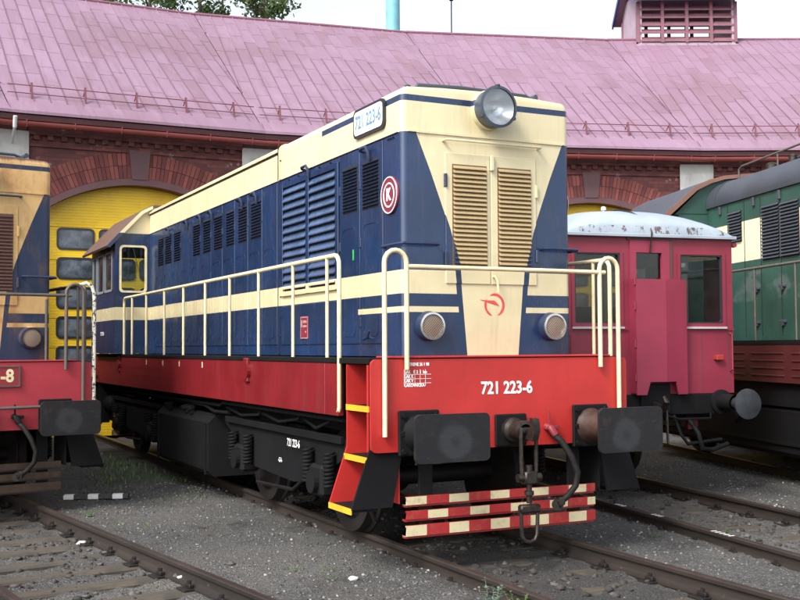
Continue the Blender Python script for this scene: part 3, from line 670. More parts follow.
xs = graded(-300, -6.5, 8.5, 300, .075, 26); ys = graded(-80, -5.5, 10, 500, .075, 26)
X, Y = np.meshgrid(xs, ys); Z = gz(X, Y); nx, ny = len(xs), len(ys)
vv = np.stack([X, Y, Z], -1).reshape(-1, 3); i = np.arange(nx*ny).reshape(ny, nx)
ff = np.stack([i[:-1, :-1], i[:-1, 1:], i[1:, 1:], i[1:, :-1]], -1).reshape(-1, 4)
def np_mesh(name, v, f):
    me = bpy.data.meshes.new(name); k = f.shape[1]
    me.vertices.add(len(v)); me.vertices.foreach_set('co', v.astype(np.float32).ravel())
    me.loops.add(f.size); me.loops.foreach_set('vertex_index', f.astype(np.int32).ravel())
    me.polygons.add(len(f)); me.polygons.foreach_set('loop_start', np.arange(0, f.size, k, dtype=np.int32)); me.polygons.foreach_set('loop_total', np.full(len(f), k, np.int32))
    me.update(); me.validate(); return me
def ground_mat():
    M = Mat('cinder gravel ground'); 
    big = M.noise(.55, 5, .6); mid = M.noise(3.2, 5, .7, off=(3, 1, 0)); fin = M.noise(38, 4, .75); vf = M.noise(120, 2, .6)
    v = S(M.t, M.voro(70)); vc = M.voro(70, 'Color'); sep = M.t.nodes.new('ShaderNodeSeparateColor'); M.t.links.new(vc, sep.inputs[0]); rnd = S(M.t, sep.outputs[0])
    c = M.mix(big.step(.35, .65), (.038, .037, .037), (.088, .084, .078))
    c = M.mix(mid.step(.5, .75), c, (.058, .057, .058))
    c = M.mix((rnd*.75+fin*.25).step(.15, .9), c, (.34, .33, .315)) if False else M.mix(rnd.step(.55, 1)*.5, c, (.19, .185, .17))
    c = M.mix(rnd.step(.45, .0)*.0, c, c)
    c = M.mix(rnd.lt(.28)*.5, c, (.03, .03, .031))
    c = M.mix(fin.step(.55, .8)*.35, c, (.035, .032, .03))
    oil = (M.noise(1.3, 9, .78, off=(7, 2, 0), dist=.6)+vf*.10-.05).step(.56, .68)
    c = M.mix(oil*.85, c, (.017, .016, .015))
    earth = M.noise(.8, 4, .6, off=(1, 9, 0)).step(.55, .75)
    c = M.mix(earth*.4, c, (.085, .068, .047))
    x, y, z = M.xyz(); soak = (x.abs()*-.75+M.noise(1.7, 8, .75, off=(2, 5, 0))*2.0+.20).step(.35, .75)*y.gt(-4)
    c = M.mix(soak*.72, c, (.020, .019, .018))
    M.color(c); M.set('Roughness', (oil*-.35)+.92)
    M.bump((v*-1.2)+fin*.8+vf*.3, .85, .012)
    return M.done()
gm = np_mesh('ground', vv, ff); g = obj('ground', gm, ground_mat(), None, 60); g['kind'] = 'structure'

# stones: angular pebbles merged into one object each for gravel and ballast
ico = np.array([(0, 0, 1), (.9, 0, .3), (.28, .85, .35), (-.72, .53, .3), (-.72, -.53, .3), (.28, -.85, .35), (.6, .5, -.5), (-.3, .8, -.5), (-.8, 0, -.5), (-.2, -.8, -.5), (.6, -.5, -.5)])
icf = np.array([(0, 1, 2), (0, 2, 3), (0, 3, 4), (0, 4, 5), (0, 5, 1), (1, 6, 2), (2, 7, 3), (3, 8, 4), (4, 9, 5), (5, 10, 1), (2, 6, 7), (3, 7, 8), (4, 8, 9), (5, 9, 10), (1, 10, 6)])
def stones(name, pts, size, mat, sink=.25, flat=.65):
    n = len(pts); sc = size*(.5+rng.random((n, 1, 1))**4*1.7)
    v = ico[None]*(1+.95*(rng.random((n, 11, 3))-.5))+.35*(rng.random((n, 11, 3))-.5); an = rng.random(n)*6.28
    c, s = np.cos(an), np.sin(an); asp = 1+.5*(rng.random((n, 1))-.5)
    x = v[..., 0]*asp; y = v[..., 1]
    v = np.stack([x*c[:, None]-y*s[:, None], x*s[:, None]+y*c[:, None], v[..., 2]*flat], -1)*sc
    v = v+pts[:, None, :]; v[..., 2] += (sc[..., 0]*(.5-sink))
    f = icf[None]+11*np.arange(n)[:, None, None]
    me = np_mesh(name, v.reshape(-1, 3), f.reshape(-1, 3)); return obj(name, me, mat)
def stone_mat(name, a, b, c_):
    M = Mat(name); r_ = M.rand(True); n = M.noise(30, 4)
    c = M.mix(r_.step(0, .7), a, b); c = M.mix(r_.step(.80, 1.), c, c_); c = M.mix(n.step(.4, .8)*.35, c, (.06, .05, .045)); M.color(c); M.bump(n, .3, .01); return M.done(.85)
def scatter(n, x0, x1, y0, y1, cond):
    p = np.stack([x0+(x1-x0)*rng.random(n), y0+(y1-y0)*rng.random(n)], -1); k = cond(p[:, 0], p[:, 1]); p = p[k]
    return np.concatenate([p, gz(p[:, 0], p[:, 1])[:, None]], 1)
def seen(x, y, m=40):
    d0, d1 = x-CAM.x, y-CAM.y; dz = d0*fw.x+d1*fw.y; px = 400+FPX*(d0*rt.x+d1*rt.y)/np.maximum(dz, .1); py = 300+FPX*(CAM.z*.998)/np.maximum(dz, .1)+45; return (dz > 3)&(px > -m)&(px < 800+m)
gpts = scatter(95000, -7, 8, -4.5, 7, lambda x, y: seen(x, y)&(bedness(x, y) < .5)&(rng.random(len(x)) < .18+.9*vnoise(x, y, 1.3, 9)**2))
o = stones('gravel', gpts, .0085, stone_mat('loose gravel', (.035, .035, .036), (.13, .127, .12), (.28, .27, .255)))
tag(o, 'fine grey cinder gravel between the tracks', 'gravel', kind='stuff')
bpts = scatter(42000, -7, 8, -4.5, 8, lambda x, y: seen(x, y)&(bedness(x, y) > .3)&(rng.random(len(x)) < .10+1.0*vnoise(x, y, 2.1, 10)**2))
o = stones('ballast', bpts, .020, stone_mat('dirty ballast', (.018, .017, .016), (.05, .044, .038), (.11, .10, .09)))
tag(o, 'dirty broken ballast lying between the rails', 'ballast', kind='stuff')
# a few bigger loose lumps
def lump(name, x, y, s, mat, label):
    bm = bmesh.new(); bmesh.ops.create_icosphere(bm, subdivisions=2, radius=s)
    for v in bm.verts: v.co = Vector((v.co.x*1.2, v.co.y*.9, v.co.z*.6))*(1+.35*(random.random()-.5))
    o = MB().bm(bm).build(name, mat); o.location = (x, y, float(gz(x, y))+s*.35); tag(o, label, 'stone'); return o
MAT['pale'] = stone_mat('pale stone', (.5, .49, .46), (.62, .6, .57), (.5, .48, .45)); MAT['dkstone'] = stone_mat('dark stone', (.04, .038, .036), (.07, .06, .055), (.1, .09, .08))

# ------------------------------------------------------------------ tracks
def rail_mat():
    M = Mat('rusty rail steel'); x, y, z = M.xyz(); n = M.noise(6, 5, .7, (1, .15, 1)); n2 = M.noise(45, 3)
    c = M.mix(n.step(.3, .75), (.012, .0085, .0065), (.026, .0165, .0115)); c = M.mix(n2.step(.55, .8)*.5, c, (.018, .014, .012))
    topm = z.gt(-.004); c = M.mix(topm*.85, c, M.mix(n.step(.3, .7), (.060, .048, .044), (.10, .082, .076)))
    M.color(c); M.set('Metallic', topm*.55); M.set('Roughness', topm*-.32+n*.15+.62); M.bump(n2, .25, .005); return M.done()
RAIL = rail_mat()
def sleeper_mat():
    M = Mat('weathered sleeper timber'); r_ = M.rand(); n = M.noise(7, 6, .7, (.15, 2.5, 1), dist=.5); n2 = M.noise(3, 4)
    c = M.mix(n.step(.3, .7), (.040, .033, .025), (.092, .075, .053)); c = M.mix(r_*.5, c, (.07, .063, .054)); c = M.mix(n2.step(.5, .7)*.6, c, (.03, .027, .024))
    M.color(c); M.bump(n, .5, .012); return M.done(.85)
SLEEP = sleeper_mat()
rp_ = [(-.07, -.149), (.07, -.149), (.07, -.138), (.02, -.122), (.009, -.105), (.009, -.045), (.034, -.035), (.035, -.008), (.028, 0), (-.028, 0), (-.035, -.008), (-.034, -.035), (-.009, -.045), (-.009, -.105), (-.02, -.122), (-.07, -.138)]
sl_me = MB().box(-1.22, 1.22, -.125, .125, -.16, 0, .018).mesh('sleeper'); sl_me.materials.append(SLEEP)
ch_me = MB().box(-.16, .16, -.085, .085, 0, .018, .004).box(-.10, -.06, -.05, .05, .018, .05, .006).box(.06, .10, -.05, .05, .018, .05, .006).cyl((-.08, 0, .045), (0, 0, 1), .02, .03, 6).cyl((.08, 0, .045), (0, 0, 1), .02, .03, 6).mesh('rail_chair'); ch_me.materials.append(MAT['wheel'])
for key, lab, r1 in (('main', 'rusty railway track carrying the blue and cream locomotive', 36.6), ('left', 'rusty railway track with bare sleepers under the rusty locomotive', 50), ('railcar', 'railway track running under the crimson railcar', 36.6), ('green', 'railway track under the green locomotive at the right edge', 36.6)):
    a, off, z = TRACKS[key]; t = empty('railway_track', fan(a, 0, off, z), -R(a)); tag(t, lab, 'railway track', 'tracks fanning out to the engine shed')
    for s in (-1, 1): MB().prism([(s*.7525+p[0], p[1]) for p in rp_], 'y', 8, r1).build('rail', RAIL, t, 40)
    if key == 'railcar':
        for r_m, nm in ((22.72, 3), (21.95, 3), (20.72, 5)):
            for q in range(nm): MB().box(-.783, -.722, r_m+q*.07-.012, r_m+q*.07+.012, .0006, .0016).build('paint_mark', MAT['white'], t)
    k = 0; rr = 15.0
    while rr < r1-.4:
        rr += .62
        if key in ('railcar', 'green') and rr > 27 or rr > 33: continue
        o = obj('sleeper', sl_me, None, t); o.location = (random.uniform(-.03, .03), rr+random.uniform(-.03, .03), -.152+random.uniform(-.004, .002)); o.rotation_euler.z = random.uniform(-.02, .02)
        if rr < 28:
            for s in (-1, 1): q = obj('rail_chair', ch_me, None, t); q.location = (s*.7525, rr, -.153)

# black and white kerb bar on the ground
mk = MB().box(-.40, .40, -.055, .055, 0, .06, .008)
M_ = Mat('black and white kerb paint'); x, y, z = M_.xyz(); k = ((x+.40)*(1/.30)).op('FRACT'); n = M_.noise(20, 4)
M_.color(M_.mix(n.step(.55, .8)*.5, M_.mix(k.lt(.42), (.03, .03, .035), (.75, .75, .73)), (.2, .19, .17))); M_.bump(n, .2, .01)
o = mk.build('marker_bar', M_.done(.6)); o.location = (-2.42, 5.85, -.115); o.rotation_euler.z = R(-20)
tag(o, 'black and white striped marker bar lying on the gravel', 'marker bar')

# ------------------------------------------------------------------ weeds
def leaf_mat(name, a, b):
    M = Mat(name); r_ = M.rand(True); M.color(M.mix(r_, a, b)); M.set('Subsurface Weight', .0); return M.done(.55)
MAT['weed'] = leaf_mat('weed green', (.06, .12, .035), (.13, .20, .06)); MAT['weedblue'] = leaf_mat('blue green weed', (.10, .15, .11), (.17, .23, .17))
MAT['grass'] = leaf_mat('grass green', (.05, .11, .025), (.12, .19, .05))
def blade(mb, p, d, ln, wd, bend):
    p = Vector(p); d = Vector(d).normalized(); sdv = d.cross(Vector((0, 0, 1))); sdv = (sdv if sdv.length > .01 else Vector((1, 0, 0))).normalized()
    prev = None; b = len(mb.v)
    for i in range(4):
        t = i/3; c_ = p+d*ln*t+Vector((0, 0, -bend*ln*t*t)); ww = wd*(1-t)*.5+.0005 if i else wd*.35
        if i == 1: ww = wd*.5
        mb.v += [tuple(c_-sdv*ww), tuple(c_+sdv*ww)]
    for i in range(3): mb.f.append((b+2*i, b+2*i+1, b+2*i+3, b+2*i+2))
def weed(x, y, h, n, mat, label, spread=.5, z=None):
    mb = MB(); st = MB(); z0 = float(gz(x, y)) if z is None else z
    for k in range(n):
        a = random.random()*6.28; q = Vector((math.cos(a)*spread, math.sin(a)*spread, 1)).normalized(); L = h*random.uniform(.6, 1.05)
        base = Vector((math.cos(a)*.015, math.sin(a)*.015, -.02)); st.tube([base, base+q*L], [.003, .0015], 4)
        for j in range(int(6+h*50)):
            t = random.uniform(.15, 1); b2 = random.random()*6.28
            blade(mb, base+q*L*t, (math.cos(b2), math.sin(b2), .55), h*.22*(1.15-t*.6), h*.06, .35)
    P = empty('weed', (x, y, z0)); tag(P, label, 'plant', 'weeds growing in the gravel')
    mb.build('leaves', mat, P, fix=False); st.build('stems', mat, P, fix=False); return P
weed(-1.02, -1.42, .27, 9, MAT['weedblue'], 'blue-green feathery weed beside the rail at the bottom edge', .4)
weed(-.86, -1.52, .20, 6, MAT['weed'], 'green weed right of the blue-green one at the bottom edge', .5)
weed(2.66, .78, .17, 8, MAT['weed'], 'bright green weed between rails of the crimson railcar track', .6)
weed(2.78, .36, .12, 7, MAT['weed'], 'low weed nearest the right edge between the railcar rails', .8)
weed(2.58, 1.25, .10, 7, MAT['weed'], 'low weed farthest back between the railcar rails', .8)
weed(1.97, .44, .11, 6, MAT['weed'], 'small weed outside the railcar rail beside the red front', .6)
weed(-2.76, 4.50, .16, 8, MAT['weed'], 'green weed in the gravel before the striped marker bar', .6)
weed(-2.55, 3.80, .10, 8, MAT['weed'], 'low spreading weed in gravel beside the left rail', .9)
weed(-2.30, 3.45, .09, 7, MAT['weed'], 'lower right one of the weeds beside the left rail', .9)
weed(-1.75, .55, .09, 8, MAT['weed'], 'leftmost flat weed in gravel near the yellow-edged steps', 1.1)
weed(-1.52, .40, .10, 8, MAT['weed'], 'middle flat weed in gravel near the yellow-edged steps', 1.0)
weed(-1.62, .05, .08, 8, MAT['weed'], 'nearest flat weed in gravel below the yellow-edged steps', 1.1)
lump('pale_stone', -1.48, -.02, .035, MAT['pale'], 'white lump of stone on gravel below the yellow steps')
lump('pale_stone', -2.62, 1.0, .03, MAT['pale'], 'pale stone in the gravel beside the left rail')
lump('pale_stone', -3.05, 3.2, .05, MAT['pale'], 'pale lump against the inside of the left rail')
lump('dark_stone', -2.2, .95, .03, MAT['dkstone'], 'dark cinder lump in the middle of the gravel')
# grass by the shed and under the far end of the engines
gb = MB()
for k in range(4200):
    rr = random.uniform(28.0, 35.6); an = random.uniform(-4.4, -1.9) if random.random() < .75 else random.uniform(1.9, 4.4)
    p = fan(an, rr); 
    if random.random() > vnoise([p.x], [p.y], .9, 21)[0]*1.3: continue
    b2 = random.random()*6.28; blade(gb, (p.x, p.y, float(gz(p.x, p.y))-.01), (math.cos(b2)*.4, math.sin(b2)*.4, 1), random.uniform(.05, .15), .012, .3)
for k in range(900):
    x = random.uniform(-2.9, -1.0); y = random.uniform(5.2, 8.5)
    if vnoise([x], [y], 1.7, 22)[0] < .62: continue
    b2 = random.random()*6.28; blade(gb, (x, y, float(gz(x, y))-.01), (math.cos(b2)*.6, math.sin(b2)*.6, 1), random.uniform(.03, .10), .010, .3)
o = gb.build('grass', MAT['grass'], fix=False); tag(o, 'thin grass growing in front of the yellow gate', 'grass', kind='stuff')

# ------------------------------------------------------------------ engine shed
DA = 8.6; A0 = .3; KS = range(-4, 6)  # outermost bays continue the shed out of view, added to block low sky light
RW, RE, RR, ZE, ZR = 36.25, 35.75, 44.15, 6.58, 11.70     # wall, eave and ridge radius; eave and ridge height
TAN = math.tan(R(DA/2))
shed = empty('engine_shed', TT); tag(shed, 'brick roundhouse engine shed with a pink sheet-metal roof', 'building')
def brick_mat(name, vert=False):
    M = Mat(name); t = M.t; x, y, z = M.xyz()
    cb = t.nodes.new('ShaderNodeCombineXYZ'); t.links.new(x.k, cb.inputs[0]); t.links.new(z.k, cb.inputs[1])
    b = t.nodes.new('ShaderNodeTexBrick'); t.links.new(cb.outputs[0], b.inputs[0])
    b.inputs['Scale'].default_value = 1; b.inputs['Brick Width'].default_value = .27; b.inputs['Row Height'].default_value = .085; b.inputs['Mortar Size'].default_value = .010
    b.inputs['Mortar Smooth'].default_value = .3; b.inputs['Bias'].default_value = -.1
    b.inputs['Color1'].default_value = (.115, .030, .030, 1); b.inputs['Color2'].default_value = (.20, .058, .048, 1); b.inputs['Mortar'].default_value = (.075, .05, .05, 1)
    n = M.noise(1.2, 5, .7); n2 = M.noise(30, 4); wh = (M.noise(2.6, 5, .75, off=(4, 4, 0))+n2*.1).step(.66, .72)
    c = M.mix(n.step(.4, .7)*.55, b.outputs[0], (.055, .022, .024)); c = M.mix(wh*.5, c, (.42, .38, .36))
    M.color(c); M.bump(S(t, b.outputs['Fac'])*-1+n2*.3, .6, .012); return M.done(.85)
MAT['brick'] = brick_mat('dark red brick')
def gate_paint():
    M = Mat('ribbed yellow gate paint'); x, y, z = M.xyz(); n = M.noise(1.6, 4); n2 = M.noise(14, 5, .7, (1, 1, .3)); rib = (z*(6.2832/.062)).op('SINE').step(.80, .97)
    c = M.mix(n.step(.3, .7), (.70, .43, .008), (.82, .53, .014)); c = M.mix(n2.step(.55, .85)*.3, c, (.30, .17, .02)); M.color(c); M.bump(rib*-1+n*.3, .5, .012); return M.done(.42)
def vouss_mat():
    M = Mat('arch brick'); r_ = M.rand(True); n = M.noise(20, 4); c = M.mix(r_, (.11, .028, .028), (.23, .068, .055)); c = M.mix(M.noise(3, 4).step(.45, .75)*.5, c, (.06, .025, .025)); M.color(c); M.bump(n, .3, .01); return M.done(.85)
MAT['vouss'] = vouss_mat()
MAT['plaster'] = paint('whitewashed pier', (.52, .52, .50), .8, .5, (.2, .18, .17), bump=.3)
MAT['mauve'] = paint('dark arch trim', (.10, .045, .05), .6, .4)
MAT['yellow'] = gate_paint()
MAT['gutter'] = paint('red gutter paint', (.26, .06, .055), .45, .3)
MAT['shedfloor'] = plain('shed interior', (.05, .048, .045), .9)
MAT['ridge'] = paint('mauve ridge paint', (.20, .085, .12), .5, .3); MAT['guardiron'] = paint('rusty snow guard', (.13, .04, .05), .6, .3)
def gate_glass():
    M = Mat('dusty gate glass'); n = M.noise(2.2, 4, .7); M.color(M.mix(n.step(.3, .7), (.035, .042, .052), (.17, .20, .24))); M.set('Roughness', n*.25+.04); M.bump(M.noise(3, 2), .12, .02); return M.done()
MAT['gateglass'] = gate_glass()
HW = RW*TAN; AW, AR_, ZA = 2.15, 3.55, 5.42             # half width of wall facet and opening, arch radius and crown
def za(u): return ZA-AR_+math.sqrt(AR_**2-u*u)
zsp = za(AW)
us = [-AW+2*AW*i/28 for i in range(29)]
wallm = MB()
th = .55
for s in (-1, 1): wallm.box(*sorted((s*AW, s*HW)), RW, RW+th, -.3, zsp)
wallm.prism([(u, za(u)) for u in us]+[(HW, zsp), (HW, 6.62), (-HW, 6.62), (-HW, zsp)], 'y', RW, RW+th)
w_me = None
for s in (-1, 1): pass
wall_me = wallm.mesh('wall'); wall_me.materials.append(MAT['brick'])
vm = MB(); nv = 54; th0 = math.asin(AW/AR_)
for i in range(nv):
    a0 = -th0*1.0+2*th0*(i+.06)/nv; a1 = -th0+2*th0*(i+.94)/nv
    if abs((a0+a1)/2) < .055: continue
    d = .012*random.random()
    for r_0, r_1 in ((AR_+.02, AR_+.29), (AR_+.30, AR_+.56)):
        vm.add([(r*math.sin(a), yy, ZA-AR_+r*math.cos(a)) for yy in (RW-.022-d, RW+.05) for r, a in ((r_0, a0), (r_0, a1), (r_1, a1), (r_1, a0))], [(0, 1, 2, 3), (7, 6, 5, 4), (0, 4, 5, 1), (1, 5, 6, 2), (2, 6, 7, 3), (3, 7, 4, 0)])
v_me = vm.mesh('arch_bricks'); v_me.materials.append(MAT['vouss'])
ks_me = MB().prism([(-.17, ZA-.01), (.17, ZA-.01), (.23, ZA+.62), (-.23, ZA+.62)], 'y', RW-.08, RW+.06).mesh('keystone'); ks_me.materials.append(MAT['mauve'])
tm = MB(); n = len(us)
def strip(mb, y0, y1, t0, t1):
    o_ = [((AR_+t1)*math.sin(a), ZA-AR_+(AR_+t1)*math.cos(a)) for a in np.linspace(-th0, th0, 29)]; i_ = [((AR_+t0)*math.sin(a), ZA-AR_+(AR_+t0)*math.cos(a)) for a in np.linspace(-th0, th0, 29)]
    mb.prism(o_+i_[::-1], 'y', y0, y1)
strip(tm, RW-.06, RW+.30, -.13, .012); t_me = tm.mesh('arch_trim'); t_me.materials.append(MAT['mauve'])
cb = MB().box(-HW+.42, HW-.42, RW-.05, RW+.02, 5.98, 6.05).box(-HW+.42, HW-.42, RW-.09, RW+.02, 6.22, 6.50)
for i in range(16): cb.box(-2.2+i*.28, -2.2+i*.28+.12, RW-.075, RW+.01, 6.12, 6.22)
c_me = cb.mesh('corbel'); c_me.materials.append(MAT['brick'])
pp = MB().box(-.40, .40, -.10, .35, -.3, 6.60, .01); p_me = pp.mesh('pier'); p_me.materials.append(MAT['brick'])
pc_me = MB().box(-.43, .43, -.125, -.101, 5.30, 6.28, .01).mesh('pier_cap'); pc_me.materials.append(MAT['plaster'])
def facet_obj(name, me, k, parent=shed):
    o = obj(name, me, None, parent); o.rotation_euler.z = -R(A0+DA*k); return o
gate_parts = {}
def gate(k):
    G = None
    # a wall of horizontal leaves filling the arch, five window columns
    y0 = RW+.30
    if not gate_parts:
        pan = []
        rows = [-.1, .55, 1.17, 1.79, 2.41, 3.03, 3.65, 4.36]
        for a, b in zip(rows, rows[1:]): pan.append(MB().box(-AW, AW, y0, y0+.05, a+.004, b-.004, .006).mesh('gate_panel'))
        topm = MB()
        zs = 4.364
        pts = [(u*.995, min(za(u), 9)-.02) for u in us if za(u)-.02 > zs]
        topm.prism([(us[0]*.995, zs)]+pts+[(us[-1]*.995, zs)], 'y', y0, y0+.05); pan.append(topm.mesh('gate_panel'))
        for z in (4.62, 4.85, 5.08): pass
        for me in pan: me.materials.append(MAT['yellow'])
        fm = MB(); ring_prism(fm, rrect(-.395, .395, -.235, .235, .10), rrect(-.352, .352, -.192, .192, .07), 'y', y0-.022, y0+.004); f_me = fm.mesh('window'); f_me.materials.append(MAT['blackgloss'])
        g_me = MB().prism(rrect(-.36, .36, -.20, .20, .07), 'y', y0-.009, y0-.003).mesh('pane'); g_me.materials.append(MAT['gateglass'])
        gate_parts.update(pan=pan, f=f_me, g=g_me)
    G = facet_obj('gate', gate_parts['pan'][0], k, shed)
    for me in gate_parts['pan'][1:]: o = obj('gate_panel', me, None, G)
    for c in range(5):
        for r_ in range(6):
            o = obj('window', gate_parts['f'], None, G); o.location = ((c-2)*.873-.0+.47, 0, 4.11-.628*r_)
            if c == 4: o.location.x = -1.746+.47-.873+.0 if False else (c-2)*.873-.41+.873*0
            q = obj('gate_pane', gate_parts['g'], None, G); q.location = o.location
    return G
def gate_cols(): pass
for k in KS:
    facet_obj('wall', wall_me, k); tag(facet_obj('arch_bricks', v_me, k), kind='stuff'); facet_obj('keystone', ks_me, k); facet_obj('arch_trim', t_me, k); facet_obj('corbel', c_me, k)
    al = A0+DA*(k+.5); p = ax(al)*(RW/math.cos(R(DA/2)))
    for nm, me in (('pier', p_me), ('pier_cap', pc_me)): o = obj(nm, me, None, shed); o.location = p; o.rotation_euler.z = -R(al)
    # gutter, with brackets
    ga = [(math.cos(R(t))*.095, math.sin(R(t))*.095) for t in range(180, 361, 20)]; gi = [(math.cos(R(t))*.08, math.sin(R(t))*.08) for t in range(360, 179, -20)]
    he = (RE-.10)*TAN
    MB().prism([(RE-.06+p_[0], ZE-.21+p_[1]) for p_ in ga+gi], 'x', -he-.01, he+.01).build('gutter', MAT['gutter'], shed, 40).rotation_euler.z = -R(A0+DA*k)
    gbk = MB()
    for u in np.arange(-2.4, 2.5, .95): gbk.tube([(u, RE-.165, ZE-.18), (u, RE-.12, ZE-.30), (u, RE-.02, ZE-.315), (u, RE+.05, ZE-.2), (u, RE+.12, ZE-.06)], .012, 5)
    tag(gbk.build('gutter_brackets', MAT['gutter'], shed), kind='stuff').rotation_euler.z = -R(A0+DA*k)
    # rafters' soffit and the roof board under the sheets
    hb = RE*TAN; ht = RR*TAN; dz = -.05
    rb = MB().add([(-hb, RE, ZE+dz), (hb, RE, ZE+dz), (ht, RR, ZR+dz), (-ht, RR, ZR+dz), (-hb, RE+.04, ZE+dz-.10), (hb, RE+.04, ZE+dz-.10), (ht, RR, ZR+dz-.12), (-ht, RR, ZR+dz-.12)], [(0, 1, 2, 3), (4, 7, 6, 5), (0, 4, 5, 1), (1, 5, 6, 2), (2, 6, 7, 3), (3, 7, 4, 0)])
    o = rb.build('roof', MAT['mauve'], shed); o.rotation_euler.z = -R(A0+DA*k)
    # rear slope and back wall
    RB = 56; hk = RB*TAN
    MB().add([(-ht, RR, ZR-.02), (ht, RR, ZR-.02), (hk, RB, 6.0), (-hk, RB, 6.0)], [(0, 1, 2, 3)]).build('rear_roof', MAT['mauve'], shed).rotation_euler.z = -R(A0+DA*k)
    MB().box(-hk, hk, RB-.4, RB, -.3, 5.98).build('rear_wall', MAT['brick'], shed).rotation_euler.z = -R(A0+DA*k)
roofs = {k: o for k, o in zip(KS, [o for o in shed.children if o.name.split('.')[0] == 'roof'])}
for k in (0, 1, 2, 3): gate(k)
# end walls so the shed is closed
for al in (A0+DA*(KS[0]-.5), A0+DA*(KS[-1]+.5)):
    MB().prism([(RW, -.3), (RW, 6.6), (RR, ZR-.2), (55.9, 6.0), (55.9, -.3)], 'x', -.2, .2).build('gable_wall', MAT['brick'], shed).rotation_euler.z = -R(al)

# roof sheets: overlapping painted tin plates with a standing seam on one edge
def roof_mat(island):
    M = Mat('pink roof tin'+(' far' if island else '')); r_ = M.rand(island)
    big = M.noise(.22, 4, .6, world=True); n2 = M.noise(2.0, 5, .7, (3, .35, .35), world=True); n3 = M.noise(26, 4, world=True)
    c = M.mix(r_, (.222, .134, .188), (.272, .172, .242)); c = M.mix((r_*.30+big*.9).step(.56, .80)*.6, c, (.155, .082, .10)); st_ = M.noise(6, 5, .7, (1.6, .10, .10)); c = M.mix(st_.step(.50, .75)*.6, c, (.145, .075, .09)); c = M.mix(n2.step(.5, .8)*.4, c, (.34, .235, .31)); c = M.mix(n3.step(.62, .8)*.3, c, (.14, .06, .065))
    M.color(c); M.set('Roughness', n2*.25+.36); M.bump(M.noise(2.6, 3, world=True)*1+n3*.08, .35, .03); return M.done()
RM, RMF = roof_mat(False), roof_mat(True)
SLOPE = math.hypot(RR-RE, ZR-ZE); cs, sn = (RR-RE)/SLOPE, (ZR-ZE)/SLOPE
NR = 7.5; PW = .335; RL = SLOPE/NR
def clip(poly, fn):
    out = []
    for i in range(len(poly)):
        a, b = poly[i], poly[(i+1) % len(poly)]; fa, fb = fn(a), fn(b)
        if fa >= 0: out.append(a)
        if fa*fb < 0: t = fa/(fa-fb); out.append((a[0]+(b[0]-a[0])*t, a[1]+(b[1]-a[1])*t))
    return out
def lim(s_): return (RE+s_*cs)*TAN-.012
sheets = []
for k in KS:
    for c in range(-11, 12):
        u0 = (c-.5)*PW; u1 = u0+PW; sh_ = -random.random()
        for r_ in range(-1, int(NR)+2):
            s0 = (r_+sh_+random.uniform(-.0, .0))*RL; s1 = s0+RL; s0, s1 = max(0, s0), min(SLOPE, s1)
            if s1-s0 < .08: continue
            poly = [(u0, s0), (u1, s0), (u1, s1), (u0, s1)]
            full = max(abs(u0), abs(u1)) <= lim(s0)
            if not full:
                poly = clip(poly, lambda p: lim(p[1])-p[0]); poly = clip(poly, lambda p: lim(p[1])+p[0]) if len(poly) > 2 else []
                if len(poly) < 3: continue
                ar = abs(sum(poly[i][0]*poly[(i+1) % len(poly)][1]-poly[(i+1) % len(poly)][0]*poly[i][1] for i in range(len(poly)))/2)
                if ar < .01: continue
            cu, cs_ = (u0+u1)/2, (s0+s1)/2
            wp = fan(A0+DA*k, RE+cs_*cs, cu, ZE+cs_*sn); d = wp-CAM; dep = d.dot(fw); px = 400+FPX*d.dot(rt)/dep; py = 300-FPX*d.dot(up)/dep
            vis = -20 < px < 820 and -15 < py and dep > 0 and not (400 < px < 560 and py > 95)
            sheets.append((0 if vis else 1, dep, k, poly, full, (u0, u1, s0, s1)))
sheets.sort(key=lambda q: q[:2])
def sheet_geo(mb, poly, rect, full):
    u0, u1, s0, s1 = rect; P3 = lambda u, s, h: (u, RE+s*cs-h*sn, ZE+s*sn+h*cs)
    # lower edge laps over the plate below: lift it
    n_ = len(poly); lift = lambda s: .004+.0055*(1-(s-s0)/max(s1-s0, .01))
    mb.add([P3(u, s, lift(s)) for u, s in poly]+[P3(u, s, lift(s)-.012) for u, s in poly], [tuple(range(n_)), tuple(range(n_, 2*n_))[::-1]]+[(i, n_+i, n_+(i+1) % n_, (i+1) % n_) for i in range(n_)])
    # standing seam along the left edge, as far as the plate reaches
    e0 = max(s0, ((abs(u0)+.012)/TAN-RE)/cs) if abs(u0) > lim(s0) else s0
    if e0 < s1-.03:
        e = [P3(u0+du, s, h) for s in (e0, s1-.004) for du, h in ((-.010, .0), (.010, .0), (.007, .030), (-.007, .030))]
        mb.seam = len(mb.f)
        mb.add(e, [(0, 1, 2, 3), (7, 6, 5, 4), (0, 4, 5, 1), (1, 5, 6, 2), (2, 6, 7, 3), (3, 7, 4, 0)])
rest = {}
MAT['seam'] = plain('dirty roof seam', (.14, .083, .11), .7)
def seam_faces(me, mb):
    me.materials.append(MAT['seam'])
    if len(mb.f) >= 6 and getattr(mb, 'seam', None) is not None:
        for i in range(mb.seam, len(mb.f)): me.polygons[i].material_index = 1
cache = {}
for idx, (v_, dep, k, poly, full, rect) in enumerate(sheets):
    if idx < 300:
        key = tuple(round(q, 3) for q in rect) if full else None
        if key is None or key not in cache:
            mb = MB(); sheet_geo(mb, poly, rect, full); me = mb.mesh('roof_sheet'); me.materials.append(RM); seam_faces(me, mb)
            if key: cache[key] = me
        else: me = cache[key]
        obj('roof_sheet', me, None, roofs[k])
    else:
        sheet_geo(rest.setdefault(k, MB()), poly, rect, full)
for k, mb in rest.items(): tag(obj('roof_sheet_field', mb.mesh('roof_sheet_field'), RMF, roofs[k]), kind='stuff')
